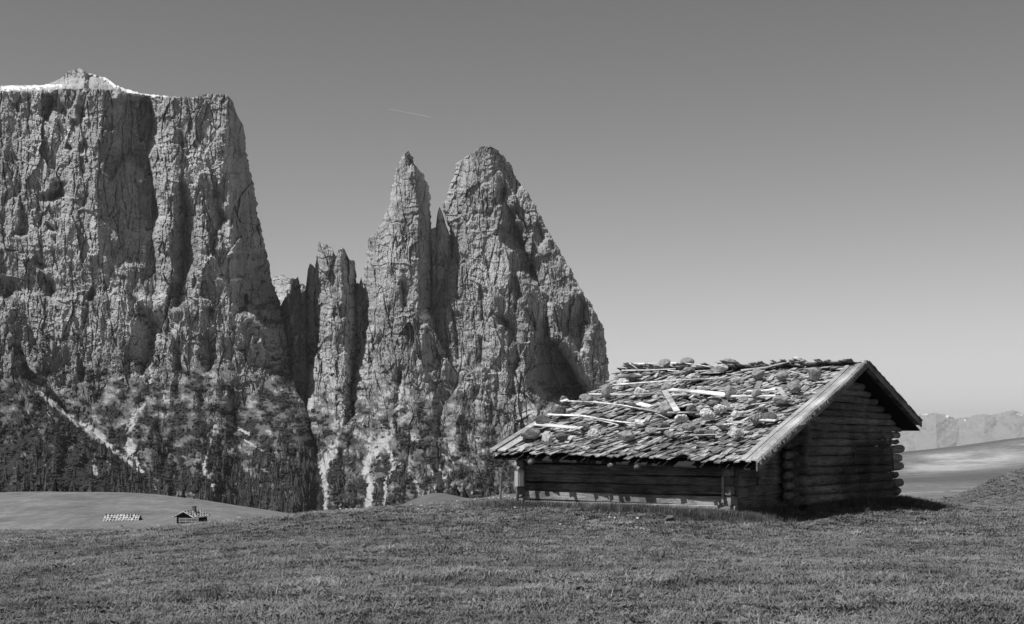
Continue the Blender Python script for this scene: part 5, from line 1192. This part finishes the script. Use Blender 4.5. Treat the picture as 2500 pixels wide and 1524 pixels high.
def build_grass():
    rng = np.random.default_rng(8)
    def sc(P, base, var=0.4, patch=0.32):
        n = len(P); f = 1 + patch * fbm(P[:, 0] / 1.3, P[:, 1] / 1.3, 3, 41); s = base * np.clip(f, 0.35, 2.2) * rng.uniform(1 - var, 1 + var, n)
        return np.stack([s * 1.1, s * 1.1, s], 1), rng.uniform(0, 6.283, n), rng.normal(0, 0.09, (n, 2))
    for nm, N, mesh, base, lab in (('meadow_grass', 108000, blade_mesh('grass_tuft', 24, 0.085, 0.03, 0.085, 0.0065, 0.7, GRASS, 1), 1.0, 'short grass covering the near meadow'),
                                   ('meadow_herbs', 42000, blade_mesh('herb_leaves', 12, 0.075, 0.02, 0.05, 0.018, 1.3, CLOVER, 2, True), 1.0, 'low broad-leaved herbs among the meadow grass'),
                                   ('dry_grass_stalks', 6500, blade_mesh('stalks', 3, 0.05, 0.07, 0.14, 0.004, 0.5, DRY, 3), 1.0, 'thin pale dry stalks scattered over the meadow')):
        P = np.concatenate([meadow_points(N // 2, 7.5, 22, rng, 0.6), meadow_points(N - N // 2, 20, 50, rng, 0.6)])
        R_ = meadow_points(N // 5, 42, 150, rng, 1.2, 2120, 3100); P = np.concatenate([P, R_])
        s, rz, tl = sc(P, base); s *= (1 + 1.6 * sstep(50, 120, P[:, 1]))[:, None]; far = 1 + 0.5 * sstep(18, 40, P[:, 1]); s[:, :2] *= far[:, None]; s[:, 2] *= 0.5
        scatter(nm, P, s, rz, tl, mesh, lab)
    # taller grass along the foot of the front wall and in clumps by the near corner
    P = []
    for _ in range(700):
        b = rng.uniform(0.2, 6.6); a = -5.85 - abs(rng.normal(0, 0.35)); P.append(hut_xy(a, b))
    for cx, cy, n, sd in ((1700, 1262, 420, 0.28), (1790, 1264, 420, 0.28), (1560, 1250, 200, 0.25), (1240, 1240, 160, 0.25), (1820, 1272, 160, 0.2)):
        X, Y = on_ground(cx, cy)
        for _ in range(n): P.append(np.array([X + rng.normal(0, sd * 1.3), Y + rng.normal(0, sd)]))
    for _ in range(130):
        px = rng.uniform(-100, 2600); Y = rng.uniform(9, 34); X = (px - CX) / F * Y
        for _ in range(rng.integers(3, 9)): P.append(np.array([X + rng.normal(0, 0.10), Y + rng.normal(0, 0.10)]))
    for _ in range(700):
        a = rng.uniform(-5.4, 3.6); b = (0.62 if a < -3.3 else 0.2) - abs(rng.normal(0, 0.18)); P.append(hut_xy(a, b))
    P = np.array(P); k = ~HUT_IN(P[:, 0], P[:, 1]); P = P[k]; P = np.stack([P[:, 0], P[:, 1], ground_z(P[:, 0], P[:, 1])], 1); n = len(P); s = rng.uniform(0.6, 1.25, n)
    hd = (P[:, 0] - HA[0]) ** 2 + (P[:, 1] - HA[1]) ** 2; s = np.where(hd > 90, s * 0.62, s)
    scatter('tall_grass', P, np.stack([s, s, s], 1), rng.uniform(0, 6.28, n), rng.normal(0, 0.08, (n, 2)), blade_mesh('tall_tuft', 16, 0.06, 0.06, 0.17, 0.006, 0.45, TALL, 5), 'taller grass along the foot of the hut walls')
build_grass()

# pale flower heads
st_me = MB().tube([(0, 0, -0.02), (0.004, 0, 0.05), (0, 0, 0.10)], [0.003, 0.0025, 0.002], 5).mesh('stem', TALL)
hd_v, hd_f = ico(1); hd_me = mesh_np('flower_head', hd_v * (0.02, 0.02, 0.012) + (0, 0, 0.108), hd_f, [PETAL])
FL = [(1195, 1223), (1205, 1221), (1232, 1219), (1242, 1218), (1217, 1222), (1258, 1222), (1488, 1273), (1501, 1275), (1556, 1275), (1368, 1291), (1257, 1248), (831, 1251), (845, 1252), (858, 1252), (868, 1251), (1003, 1240), (1021, 1252), (1029, 1243), (1103, 1222), (1116, 1231), (1160, 1226), (1204, 1224), (85, 1285), (11, 1291), (289, 1292), (1557, 1276), (580, 1268), (585, 1272)]
for n_, (px, py) in enumerate(FL):
    X, Y = on_ground(px, py + 3, 6, 60); e = empty('flower', (X, Y, gz(X, Y) - 0.005), n_ * 1.7); e.scale = (1.1, 1.1, 1.0)
    link('stem', st_me, e); link('flower_head', hd_me, e); tag(e, 'tiny white flower head dotting the meadow grass', 'flower', 'white flowers in the meadow')

# ------------------------------------------------------------------ the air between here and the far range
def haze():
    m = bpy.data.materials.new('thin_haze'); m.use_nodes = True; nt = m.node_tree; nt.nodes.clear()
    out = nt.nodes.new('ShaderNodeOutputMaterial'); v = nt.nodes.new('ShaderNodeVolumePrincipled')
    v.inputs['Color'].default_value = (0.9, 0.9, 0.9, 1); v.inputs['Density'].default_value = 1.0e-5; v.inputs['Anisotropy'].default_value = 0.0
    nt.links.new(v.outputs[0], out.inputs['Volume'])
    o = MB().box(-90000, 90000, -90000, 95500, -1700, 1150).build('haze', m)
    tag(o, 'thin pale haze of the mountain air', None, kind='stuff')
haze()
